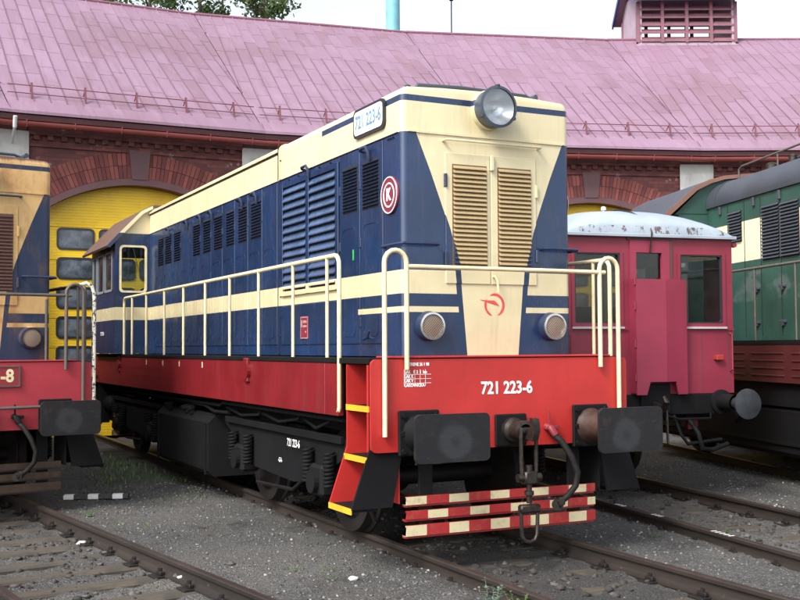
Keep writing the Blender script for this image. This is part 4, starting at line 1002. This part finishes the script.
for k in list(KS)[:-1]:  # valley/hip seams between facets
    al = A0+DA*(k+.5); r_e, r_r = RE/math.cos(R(DA/2)), RR/math.cos(R(DA/2))
    MB().prism([(-.05, 0), (.05, 0), (0, .05)], 'y', 0, 1).build('roof_seam', MAT['guardiron'], shed)
    o = shed.children[-1]; d = Vector((0, r_r-r_e, ZR-ZE)); 
    M4 = Matrix.Rotation(-R(al), 4, 'Z') @ Matrix.Translation((0, r_e, ZE)) @ Matrix.Rotation(math.atan2(d.z, d.y), 4, 'X') @ Matrix.Diagonal((1, d.length, 1, 1)); o.matrix_local = M4
for k in KS:
    ht = RR*TAN; he = RE*TAN
    MB().tube([(-ht, RR, ZR+.03), (ht, RR, ZR+.02)], .05, 8).build('ridge_cap', MAT['ridge'], shed, 40).rotation_euler.z = -R(A0+DA*k)
    MB().prism([(RE-.05, ZE-.03), (RE-.05, ZE+.03), (RE+.55*cs, ZE+.55*sn+.045), (RE+.55*cs+.01, ZE+.55*sn+.01)], 'x', -he-.0, he+.0).build('eave_apron', RM, shed).rotation_euler.z = -R(A0+DA*k)
    for i, u in enumerate(np.arange(-2.2, 2.3, 1.1)):
        s_ = .85; y, z = RE+s_*cs, ZE+s_*sn
        o = MB().prism([(y-.02, z+.01), (y+.02, z+.03), (y+.10, z+.36), (y+.075, z+.37)], 'x', -.022, .022).tube([(0, y+.08, z+.34), (0, y+.30, z+.22)], .012, 5).build('snow_guard_bracket', MAT['guardiron'], shed)
        o.matrix_local = Matrix.Rotation(-R(A0+DA*k), 4, 'Z') @ Matrix.Translation((float(u), 0, 0))
    gw = MB()
    for f_ in (.12, .30): gw.tube([(-he, RE+.85*cs+f_*.25, ZE+.85*sn+f_), (he, RE+.85*cs+f_*.25, ZE+.85*sn+f_)], .011, 5)
    gw.build('snow_guard_rails', MAT['guardiron'], shed).rotation_euler.z = -R(A0+DA*k)
# louvred ventilator on the ridge
MAT['ventwall'] = paint('pink vent boards', (.36, .27, .33), .6, .25); MAT['ventslat'] = paint('vent louvre paint', (.20, .085, .11), .6, .35); MAT['teal'] = paint('teal flashing', (.20, .42, .38), .5, .3); MAT['navy'] = paint('blue verge board', (.05, .05, .22), .5, .2)
av = A0+DA*3; vu0, vu1, vy0, vy1, vz0, vz1 = -2.40, .74, 43.75, 46.1, 11.35, 12.85
V = MB().box(vu0, vu0+.12, vy0, vy1, vz0, vz1+.5).box(vu1-.12, vu1, vy0, vy1, vz0, vz1+.5).box(vu0+.12, vu1-.12, vy0+.02, vy1, vz0, vz0+.18).box(vu0-.06, vu1+.06, vy0-.06, vy0+.0, vz0-.0, vz0+.10).build('roof_vent', MAT['ventwall'], shed); V.rotation_euler.z = -R(av)
for i in range(5):
    a = vu0+(vu1-vu0)*i/4; MB().box(a-.05, a+.05, vy0-.03, vy0+.12, vz0+.18, vz1).build('vent_post', MAT['ventslat'], V)
    a = vu0+(vu1-vu0)*i/4; MB().box(a-.05, a+.05, vy1-.12, vy1, vz0+.18, vz1).build('vent_post', MAT['ventslat'], V)
for i in range(5):
    z = vz0+.20+i*.255
    for yb, sg in ((vy0, 1),):
        MB().prism([(yb-sg*.02, z), (yb-sg*.02, z+.05), (yb+sg*.13, z+.19), (yb+sg*.15, z+.16)], 'x', vu0+.06, vu1-.06).build('vent_slat', MAT['ventslat'], V)
MB().prism([(vy0-.35, vz1-.02), (vy0-.35, vz1+.03), ((vy0+vy1)/2, vz1+.95), (vy1+.35, vz1+.03), (vy1+.35, vz1-.02), ((vy0+vy1)/2, vz1+.85)], 'x', vu0-.25, vu1+.15).build('vent_roof', RM, V)
MB().box(vu0-.25, vu1+.2, vy0-.42, vy0-.352, vz1-.06, vz1+.03).build('vent_gutter', MAT['teal'], V)
MB().prism([(vy0-.36, vz1-.10), (vy0-.36, vz1+.06), ((vy0+vy1)/2, vz1+1.0), (vy1+.36, vz1+.06), (vy1+.36, vz1-.10), ((vy0+vy1)/2, vz1+.82)], 'x', vu0-.30, vu0-.252).build('verge_board', MAT['navy'], V)
# downpipe stub and floodlight wire at the gutter left, lightning rod on ridge
o = MB().tube([(0, 0, 0), (0, 0, 1.1)], .02, 6).lathe([(.02, 0), (.07, .03), (.07, .12), (0, .14)], (0, 0, 1.08), (0, 0, 1), 10).build('lightning_rod', MAT['black'], shed); o.location = fan(A0+DA*1.72, RR/math.cos(R(2)))-TT+Vector((0, 0, ZR))
o = MB().tube([(0, .1, -.35), (-.02, -.25, -.18), (-.04, -.62, .02), (-.04, -.70, .22)], .05, 8).tube([(-.04, -.66, .02), (-.05, -.8, .38)], .07, 8).build('downpipe_elbow', paint('pale downpipe', (.6, .62, .62), .45, .2), shed, 50); o.scale = (.6, .6, .6); o.location = fan(A0-DA*.485, RW-.12)-TT+Vector((0, 0, 6.22)); o.rotation_euler.z = -R(-3)

# ------------------------------------------------------------------ crimson railcar
MAT['crimson'] = paint('crimson railcar paint', (.22, .023, .046), .45, .36, (.08, .025, .03), bump=.3)
MAT['crimson2'] = paint('crimson gangway sheet', (.26, .028, .060), .45, .15, (.11, .03, .045), bump=.16)
def rcroof():
    M = Mat('pale blue railcar roof'); n = M.noise(5, 6, .75, (1, 1, 2.5)); n1 = M.noise(1.5, 4); x, y, z = M.xyz()
    c = M.mix(n1.step(.3, .7), (.27, .32, .38), (.36, .41, .47)); ru = (n+M.noise(40, 3)*.12).step(.74, .78)
    c = M.mix(ru, c, (.10, .055, .035)); low = z.between(3.13, 3.22)*(M.noise(9, 5, .8, (1, 1, .6)).step(.54, .58)); c = M.mix(low, c, (.09, .06, .05))
    M.color(c); M.bump(n, .15, .01); return M.done(.5)
MAT['rcroof'] = rcroof()
MAT['amber'] = plain('orange tail lamp', (.30, .035, .022), .4)
a, off, z = TRACKS['railcar']
RC = empty('railcar', fan(a, 23.6, -.03, 0), -R(a)); tag(RC, 'crimson railcar with pale blue-grey roof behind the locomotive', 'railcar')
W, L = 1.175, 9.6
e = MB()
wl = ((-1.02, -.39), (.42, 1.04)); zb, zt = 2.03, 2.90
e.box(-W, W, 0, .06, 1.18, zb).box(-W, W, 0, .06, zt, 3.10)
for p, q in ((-W, -1.02), (-.39, -.20), (.185, .42), (1.04, W)): e.box(p, q, 0, .06, zb, zt)
e.box(-.20, .185, .0, .06, zb, 2.40)
body = e.build('end_wall', MAT['crimson'], RC)
sm = MB()
wins = [(.55+1.45*i, 1.65+1.45*i) for i in range(6)]
for s in (-1, 1):
    X = sorted((s*W, s*(W-.05)))
    sm.box(*X, .06, L, 1.18, zb).box(*X, .06, L, zt-.02, 3.10); ed = [.06]+[v for p in wins for v in p]+[L]
    for p, q in zip(ed[0::2], ed[1::2]): sm.box(*X, p, q, zb, zt-.02)
sm.box(-W+.05, W-.05, L-.06, L, 1.18, 3.1)
sm.build('side_walls', MAT['crimson'], RC)
MB().box(-W+.06, W-.06, .07, L-.07, 1.18, 1.24).build('floor', MAT['darkpaint'], RC)
MB().box(-W+.06, W-.06, .07, L-.07, 3.02, 3.08).build('ceiling', plain('railcar ceiling', (.35, .33, .28), .7), RC)
for (p, q) in wl:
    fm = MB(); ring_prism(fm, rrect(p-.03, q+.03, zb-.03, zt+.02, .02), rrect(p+.012, q-.012, zb+.012, zt-.012, .015), 'y', -.014, .03)
    wn = fm.build('window', MAT['crimson'], RC); MB().box(p, q, .031, .037, zb, zt).build('pane', MAT['glass'], wn)
    MB().box(p-.03, q+.03, -.035, -.015, zb-.055, zb-.03).build('sill', MAT['greypipe'] if False else paint('pale sill', (.45, .40, .42), .5, .2), wn)
for (p, q) in wl:
    sl_ = MB(); ring_prism(sl_, rrect(p+.004, q-.004, zb+.004, zt-.004, .02), rrect(p+.028, q-.028, zb+.028, zt-.028, .03), 'y', -.004, .034); sl_.build('window_seal', MAT['blackgloss'], RC)
for xx in (-.62, .72, 1.1): MB().box(xx-.004, xx+.004, -.003, .0, 1.2, 1.95).build('panel_seam', MAT['mauve'], RC)
for zz in (1.35, 1.75, 2.2, 2.5): MB().cyl((-.285, -.15, zz), (0, 0, 1), .014, .09, 8).build('hinge', MAT['crimson'], RC, 40)
for xx in (-1.1, 1.12): MB().tube([(xx, 0, 1.45), (xx, -.06, 1.47), (xx, -.06, 1.9), (xx, 0, 1.92)], .011, 6).build('grab_handle', MAT['crimson'], RC, 40)
dr = MB(); ring_prism(dr, [(-.27, 2.45), (.28, 2.45), (.28, 3.05), (-.27, 3.05)], [(-.185, 2.45), (.17, 2.45), (.17, 2.90), (-.185, 2.90)], 'y', -.02, .02)
dr = dr.build('end_door', MAT['crimson2'], RC); MB().box(-.19, .18, .025, .031, 2.40, 2.91).build('pane', MAT['glass'], dr)
MB().box(-.305, .315, -.018, -.003, 3.055, 3.075).box(.285, .315, -.018, -.003, 2.4, 3.055).build('door_frame', MAT['mauve'], RC)
for s in (-1, 1):
    for p, q in wins: MB().box(*sorted((s*(W-.02), s*(W-.026))), p, q, zb, zt-.02).build('side_pane', MAT['glass'], RC)
# seats and partition inside
for i in range(5):
    for xx in (-.75, .75): MB().box(xx-.35, xx+.35, 1.3+i*1.5, 1.42+i*1.5, 1.24, 2.35, .03).box(xx-.35, xx+.35, 1.42+i*1.5, 1.85+i*1.5, 1.55, 1.68, .03).build('seat', plain('brown seat cloth', (.10, .06, .035), .8) if i == 0 and xx < 0 else bpy.data.materials['brown seat cloth'], RC)
MB().box(-.45, -.35, .3, .6, 1.24, 3.0).box(.55, .62, .5, .9, 1.24, 3.0).build('pillar', plain('tan interior panel', (.22, .16, .09), .6), RC)
# gangway sheet: two folded plates with a trapezoid cut-out for the coupling
MB().prism([(-.275, 1.18), (-.14, 1.18), (-.09, 1.335), (.14, 1.335), (.14, 2.57), (-.275, 2.57)], 'y', -.155, -.14).build('gangway_sheet', MAT['crimson2'], RC)
o = MB().prism([(0, 1.335), (.135, 1.335), (.17, 1.18), (.315, 1.18), (.315, 2.57), (0, 2.57)], 'y', -.007, .008).build('gangway_sheet', MAT['crimson2'], RC); o.location = (.142, -.148, 0); o.rotation_euler.z = R(10)
MB().box(-.275, -.26, -.14, .0, 1.2, 2.57).box(-.26, .44, -.10, -.0, 2.54, 2.565).build('gangway_bracket', MAT['crimson2'], RC)
MB().box(-W-.004, -.30, -.012, -.001, 1.955, 1.985).box(.46, W+.004, -.012, -.001, 1.955, 1.985).build('waist_strip', MAT['crimson'], RC)
# domed roof lofted from arched sections
ro = MB(); NS = 26; secs = []
for y in [-.06, -.055, -.03, .03, .12, .25, .45, .75, 1.2, 3, 6, L+.05]:
    t = min(1, max(0, (y+.06)/1.0)); h = .10+.30*math.sqrt(max(0, 1-(1-t)**2)) if y > -.06 else .0
    secs.append([(y, -W-.03+2*(W+.03)*i/NS, 3.10+h*(max(0, 1-abs(-1+2*i/NS)**2.6))**.62) for i in range(NS+1)])
vs = [(q[1], q[0], q[2]) for s_ in secs for q in s_]; fs = [(i*(NS+1)+j, i*(NS+1)+j+1, (i+1)*(NS+1)+j+1, (i+1)*(NS+1)+j) for i in range(len(secs)-1) for j in range(NS)]
rf = MB().add(vs, fs).build('roof', MAT['rcroof'], RC, 60)
MB().box(-W-.035, W+.035, -.066, -.0, 3.085, 3.125, .005).box(-W-.035, -W-.005, 0, L, 3.085, 3.12).box(W+.005, W+.035, 0, L, 3.085, 3.12).build('roof_rim', MAT['rcroof'], rf)
MB().tube([(-.12, .9, 3.50), (-.12, .55, 3.49), (-.10, .25, 3.43), (-.02, .08, 3.33), (.0, -.03, 3.24), (.005, -.075, 3.14), (.0, -.03, 2.9)], .010, 6).build('roof_cable', MAT['steel'], rf)
MB().lathe([(.015, 0), (.015, .03), (.035, .04), (.03, .08), (0, .09)], (-.12, .9, 3.49), (0, 0, 1), 10).build('roof_stud', MAT['plate'], rf, 40)
MB().cyl((W+.03, .02, 3.02), (0, -1, 0), .03, .05, 8).build('side_lamp', MAT['crimson'], RC)
MB().box(.90, 1.0, -.06, .0, 1.585, 1.65, .008).box(.885, .905, -.05, -.0, 1.595, 1.64).build('tail_lamp', MAT['amber'], RC)
# headstock, buffers, coupling, underframe
MB().box(-1.1, 1.1, -.02, .14, .93, 1.175, .006).box(-.17, .24, -.06, -.021, .95, 1.31, .01).build('headstock', MAT['black'], RC)
for x in (-.90, .97):
    b = MB().lathe([(.155, 0), (.15, .03), (.105, .04), (.10, .32), (.11, .33)], (x, -.02, 1.07), (0, -1, 0), 22).build('buffer', MAT['black'], RC, 40)
    MB().lathe([(.07, .30), (.07, .50), (.17, .52), (.182, .535), (.18, .555), (.10, .572), (0, .578)], (x, -.02, 1.07), (0, -1, 0), 30).build('buffer_head', plain('buffer face steel', (.032, .036, .042), .5, .3, 9, .2) if x < 0 else bpy.data.materials['buffer face steel'], b, 40)
MB().tube([(.02, -.06, 1.04), (.02, -.25, 1.03), (.02, -.33, 1.10), (.02, -.27, 1.16)], [.06, .045, .035, .02], 8).tube([(-.04, -.22, 1.0), (-.04, -.24, .6), (.08, -.24, .6), (.08, -.22, 1.0)], .018, 6).build('coupling', MAT['steel'], RC, 40)
MB().tube([(.15, -.05, .93), (.32, -.12, .88), (.75, -.12, .88), (.8, -.05, .93)], .014, 6).build('handrail', MAT['black'], RC, 50)
MB().tube([(.55, .1, .9), (.56, -.15, .7), (.60, -.16, .52), (.75, -.15, .50), (1.0, -.1, .56)], .03, 8).tube([(.3, -.02, .92), (.33, -.12, .7), (.42, -.13, .58), (.9, -.12, .62)], .022, 8).build('brake_hose', MAT['black'], RC, 50)
MB().box(.70, .84, .3, .36, .72, 1.0).build('step_plate', MAT['crimson'], RC)
MB().box(-.95, .95, .2, L-.2, .85, 1.17).box(-1.05, 1.05, 3.2, 6.2, .45, .85, .05).build('underframe', MAT['black'], RC)
for y in (1.9, 7.6):
    for s in (-1, 1):
        MB().lathe([(.04, .13), (.14, .12), (.15, .06), (.32, .05), (.36, .12), (.44, .115), (.447, .03), (.475, .01), (.475, -.01), (.36, -.02), (.05, 0)], (s*.72-.11, y, .448), (s, 0, 0), 30).build('wheel', MAT['wheel'], RC, 30)
        MB().box(s*.98-.08, s*.98+.08, y-.14, y+.14, .34, .60, .02).prism([(y-.75, .70), (y+.75, .70), (y+.4, .60), (y-.4, .60)], 'x', s*.98-.05, s*.98+.05).build('axle_box', MAT['black'], RC)
    MB().cyl((-.8, y, .448), (1, 0, 0), .075, 1.5).build('axle', MAT['wheel'], RC, 40)

# ------------------------------------------------------------------ green locomotive at the right
def green_livery():
    M = Mat('green and cream livery'); x, y, z = M.xyz(); n = M.noise(1.4, 4); n2 = M.noise(8, 5, .7, (1, 1, .25)); n3 = M.noise(50, 3)
    cr = z.between(3.03, 3.635); g_ = M.mix(n.step(.3, .7), (.018, .055, .042), (.027, .080, .061)); gr = M.noise(2, 4, .6, (1, .6, 1), (5, 0, 0)).step(.5, .6)*z.between(2.42, 2.86)
    g_ = M.mix(gr*.45, g_, (.14, .16, .155))
    c = M.mix(cr, g_, (.72, .66, .45)); c = M.mix(n2.step(.5, .85)*.3, c, (.06, .06, .05)); c = M.mix(n3.step(.62, .8)*.3, c, (.04, .035, .03)); M.color(c); M.set('Roughness', n2*.25+.32); M.bump(n+n3*.05, .12, .02); return M.done()
GL = green_livery(); MAT['gtop'] = paint('dark grey hood roof', (.045, .052, .065), .45, .3, (.09, .08, .07)); MAT['gsill'] = paint('weathered red sill', (.075, .012, .013), .5, .45); MAT['gedge'] = paint('rusty orange roof edge', (.17, .08, .06), .6, .3)
a = 17.2; GO = 20.6
GR = empty('diesel_locomotive', fan(a, GO, 0, 0), -R(a)); tag(GR, 'green and cream locomotive with red sill at the right edge', 'locomotive')
def gp(n_, mb, mat, par=GR, smooth=None): return mb.build(n_, mat, par, smooth)
y0g, y1g, yc1 = .5, 6.65, 8.9
hd = gp('hood', MB().box(-.95, .95, y0g, y1g, 1.84, 3.968), GL)
prf = [(-.985, 3.97), (-.99, 4.02)]+arc(-.985+.36, 4.03, .365, 176, 100, 8)+[(-.3, 4.43), (.3, 4.43)]+arc(.985-.36, 4.03, .365, 80, 4, 8)+[(.99, 4.02), (.985, 3.97)]
gp('hood_roof', MB().prism(prf, 'y', y0g-.02, y1g-.35), MAT['gtop'], hd, 35)
gp('hood_roof_band', MB().prism([(x*1.012, zq+.012*(zq > 3.98)) for x, zq in prf], 'y', y1g-.345, y1g-.30), MAT['gtop'], hd, 35)
gp('hood_roof_end', MB().prism([(x*.995, zq) for x, zq in prf], 'y', y1g-.295, y1g+.01), MAT['gtop'], hd, 35)
gp('roof_rail', MB().tube([(-.78, y1g-.75, 4.30), (-.78, y1g-.75, 4.50), (-.78, y1g-.85, 4.535), (-.78, 4.0, 4.56), (-.78, .6, 4.58)], .016, 8), MAT['greypipe'], GR, 50)
for y in (4.7, 3.2, 1.7): gp('roof_rail_post', MB().tube([(-.78, y, 4.33), (-.78, y, 4.555)], .013, 6), MAT['greypipe'])
gp('roof_gear', MB().box(-.35, .35, 1.2, 5.2, 4.42, 4.56, .03).lathe([(.09, 0), (.09, .1), (.05, .13), (0, .14)], (-.55, 5.3, 4.38), (0, 0, 1), 12).lathe([(.06, 0), (.06, .12), (0, .14)], (-.6, 4.6, 4.38), (0, 0, 1), 12), MAT['steel'], GR, 40)
def glouv(y0, y1, z0, z1, n):
    lv_ = gp('louvre', MB().box(-.962, -.9505, y0, y1, z0, z1), MAT['void']); pit = (z1-z0)/n
    for i in range(n):
        zc = z0+pit*(i+.5); gp('slat', MB().prism([(-.962, zc+pit*.42), (-.99, zc-pit*.2), (-.987, zc-pit*.34), (-.96, zc+pit*.28)], 'y', y0, y1), MAT['gtop'], lv_)
for q in ((5.50, 5.92, 3.34, 3.82, 10), (4.36, 4.86, 3.0, 3.79, 16), (3.83, 4.32, 3.0, 3.77, 16), (2.6, 3.1, 3.0, 3.77, 16), (2.07, 2.56, 3.0, 3.77, 16)): glouv(*q)
for y in (5.42, 5.96, 4.92, 4.34, 3.3, 2.58): gp('door_seam', MB().box(-.956, -.9495, y-.006, y+.006, 1.9, 3.93), MAT['void'], hd)
for y in (6.2, 5.1, 4.34): gp('door_handle', MB().box(-.985, -.95, y-.03, y+.03, 3.82, 3.95, .006), MAT['gtop'], hd)
for y in (5.05, 4.3, 3.6):
    for zz in (2.1, 2.6): gp('door_handle', MB().box(-.985, -.95, y-.08, y+.08, zz-.02, zz+.02, .006).cyl((-.95, y, zz-.04), (-1, 0, 0), .03, .04, 10), MAT['gtop'], hd)
# cab with a barrel roof, wider than the hood
arcp = [(-1.72, 3.86), (-1.68, 3.91), (-1.41, 4.14), (-1.2, 4.32), (-.95, 4.44), (-.7, 4.51), (0, 4.58), (.7, 4.51), (.95, 4.44), (1.2, 4.32), (1.41, 4.14), (1.68, 3.91), (1.72, 3.86)]
cbw = gp('cab', MB().box(-1.45, 1.45, y1g+.02, yc1, 1.84, 3.90).prism([(x*.90, min(zq, 4.5)-.03) for x, zq in arcp[1:-1]], 'y', y1g+.02, yc1), GL)
gp('cab_roof', MB().prism(arcp+[(x*.985, zq-.035) for x, zq in arcp[::-1]], 'y', y1g-.05, yc1+.25), MAT['gtop'], cbw, 30)
for yy in (y1g-.075, yc1+.251): gp('roof_edge', MB().prism([(x, zq+.004) for x, zq in arcp]+[(x*.97, zq-.055) for x, zq in arcp[::-1]], 'y', yy, yy+.024), MAT['gedge'], cbw)
for s in (-1, 1):
    wn = gp('window', MB().box(*sorted((s*1.0, s*1.36)), y1g-.0, y1g+.018, 2.85, 3.55, .01), MAT['blackgloss'], cbw); gp('pane', MB().box(*sorted((s*1.03, s*1.33)), y1g-.008, y1g-.002, 2.88, 3.52), MAT['gateglass'], wn)
    wn = gp('window', MB().box(*sorted((s*1.452, s*1.465)), y1g+.4, yc1-.4, 2.85, 3.6, .006), MAT['blackgloss'], cbw); gp('pane', MB().box(*sorted((s*1.466, s*1.472)), y1g+.45, yc1-.45, 2.9, 3.55), MAT['gateglass'], wn)
gp('deck', MB().box(-1.41, 1.41, 0, yc1+.3, 1.78, 1.835), MAT['black'])
for s in (-1, 1):
    sl = gp('side_sill', MB().box(*sorted((s*1.40, s*1.34)), 0, yc1+.3, 1.27, 1.778), MAT['gsill'])
    for i in range(8):
        for zz in (1.36, 1.46, 1.56, 1.66): gp('sill_rib', MB().box(*sorted((s*1.412, s*1.40)), .2+i*1.1, 1.1+i*1.1, zz-.012, zz+.012, .004), MAT['gsill'], sl)
    rl = gp('side_handrail', MB().tube([(s*1.38, .3, 1.84), (s*1.38, .3, 2.78), (s*1.38, .38, 2.84), (s*1.38, y1g-.1, 2.84)], .02, 8), MAT['greypipe'], GR, 50)
    for i in range(6): gp('post', MB().tube([(s*1.38, 1.0+1.1*i-.0, 1.83), (s*1.38, 1.0+1.1*i, 2.83)], .016, 8), MAT['greypipe'], rl, 50)
gp('underframe', MB().box(-1.32, 1.32, .1, yc1+.2, .95, 1.775), MAT['black'])
gp('headstock', MB().box(-1.38, 1.38, -.03, .0, .95, 1.83, .006), MAT['gsill'])
gp('fuel_tank', MB().box(-1.30, 1.30, .75, 8.2, .28, .95, .06), MAT['black'])
gp('tank_fittings', MB().cyl((-1.30, 5.1, .75), (-1, 0, 0), .10, .05, 16).cyl((-1.30, 2.6, .75), (-1, 0, 0), .10, .05, 16).box(-1.33, -1.30, .8, 8.0, .44, .47), MAT['black'], GR, 40)
for x in (-.875, .875):
    b = gp('buffer', MB().lathe([(.16, 0), (.12, .05), (.12, .35), (.08, .36), (.08, .58), (.22, .59), (.22, .62), (0, .63)], (x, -.03, 1.05), (0, -1, 0), 24), MAT['black'], GR, 40)
for y in (1.6, 7.4):
    for s in (-1, 1): gp('wheel', MB().lathe([(.05, .14), (.36, .05), (.42, .135), (.495, .125), (.502, .03), (.53, .01), (.53, -.01), (.05, 0)], (s*.72, y, .503), (s, 0, 0), 30), MAT['wheel'], GR, 30)
    gp('axle', MB().cyl((-.75, y, .503), (1, 0, 0), .09, 1.5), MAT['wheel'], GR, 40)

# ------------------------------------------------------------------ behind the shed
st = empty('chimney', (23.2, 50.0, -.2)); tag(st, 'slim turquoise chimney stack rising behind the roof', 'chimney')
MB().lathe([(.55, 0), (.50, 6), (.40, 27), (0, 27)], (0, 0, 0), (0, 0, 1), 28).build('stack', paint('turquoise stack paint', (.16, .40, .46), .5, .2), st, 40)
for z in (8, 14, 20, 24): MB().lathe([(.52, 0), (.66, .02), (.66, .16), (.52, .18)], (0, 0, z), (0, 0, 1), 28).build('stack_ring', MAT['steel'], st, 40)
MAT['bark'] = plain('tree bark', (.10, .075, .055), .9, .4, 5)
def leaves_mat(name, a, b):
    M = Mat(name); r_ = M.rand(True); M.color(M.mix(r_, a, b)); M.set('Roughness', .55)
    t = M.t; tr = t.nodes.new('ShaderNodeBsdfTranslucent'); tr.inputs[0].default_value = (.12, .20, .03, 1); mx = t.nodes.new('ShaderNodeMixShader'); mx.inputs[0].default_value = .25
    t.links.new(M.b.outputs[0], mx.inputs[1]); t.links.new(tr.outputs[0], mx.inputs[2]); t.links.new(mx.outputs[0], t.nodes['Material Output'].inputs[0]); return M.m
LM = [leaves_mat('dark tree leaves', (.035, .06, .018), (.09, .13, .04)), leaves_mat('pale tree leaves', (.06, .09, .03), (.13, .17, .06))]
def tree(x, y, h, rad, kind, label):
    P = empty('tree', (x, y, -.2)); tag(P, label, 'tree', 'trees behind the shed'); rr = random.Random(int(x*100))
    tk = MB(); tk.tube([(0, 0, 0), (.2, .1, h*.3), (-.1, .2, h*.6), (.1, 0, h*.95)], [.42, .32, .2, .04], 9)
    cl = []
    for i in range(26):
        t = rr.uniform(.32, 1.0); a_ = rr.random()*6.28; ln = rad*(1.05-abs(t-.55)*1.1)*rr.uniform(.5, 1.05); b0 = Vector((0, .1, h*(t-.10))); tip = b0+Vector((math.cos(a_)*ln, math.sin(a_)*ln, ln*.55))
        tk.tube([b0, b0.lerp(tip, .5)+Vector((0, 0, -.1)), tip], [.10, .06, .015], 5)
        for q in (.55, .8, 1.0): cl.append((b0.lerp(tip, q), rad*rr.uniform(.20, .36)))
    tk.build('trunk', MAT['bark'], P, 60)
    n = 5200; idx = np.array([rr.randrange(len(cl)) for _ in range(n)]); cc = np.array([c[0][:] for c in cl])[idx]; cr = np.array([c[1] for c in cl])[idx]
    d = rng.normal(size=(n, 3)); d /= np.linalg.norm(d, axis=1)[:, None]; p = cc+d*(cr*rng.random(n)**.45)[:, None]
    A = rng.normal(size=(n, 3)); A /= np.linalg.norm(A, axis=1)[:, None]; B = np.cross(A, rng.normal(size=(n, 3))); B /= np.linalg.norm(B, axis=1)[:, None]
    sz = (.11+.12*rng.random(n))[:, None]
    v = np.stack([p-A*sz, p+B*sz*.55, p+A*sz, p-B*sz*.55], 1).reshape(-1, 3); f = np.arange(4*n).reshape(-1, 4)
    obj('crown', np_mesh('crown', v, f), LM[kind], P)
for i, (px, dist, h, rad, kd, lab) in enumerate(((95, 76, 31, 3.4, 1, 'leftmost pale leafy tree top showing over the ridge'), (150, 70, 31, 3.9, 0, 'dark leafy tree top second from the left over the ridge'), (200, 74, 31.5, 3.4, 0, 'dark leafy tree top in the middle of the row over the ridge'), (222, 80, 31.5, 2.8, 1, 'thin pale tree top right of the middle over the ridge'), (264, 72, 29.6, 3.2, 0, 'rightmost dark tree top over the ridge'), (120, 84, 34, 3.8, 0, 'tree top set back between the two leftmost trees'))):
    d = fw*FPX+rt*(px-400)+up*300; p = CAM+d*(dist/FPX); tree(p.x, p.y, h, rad, kd, lab)
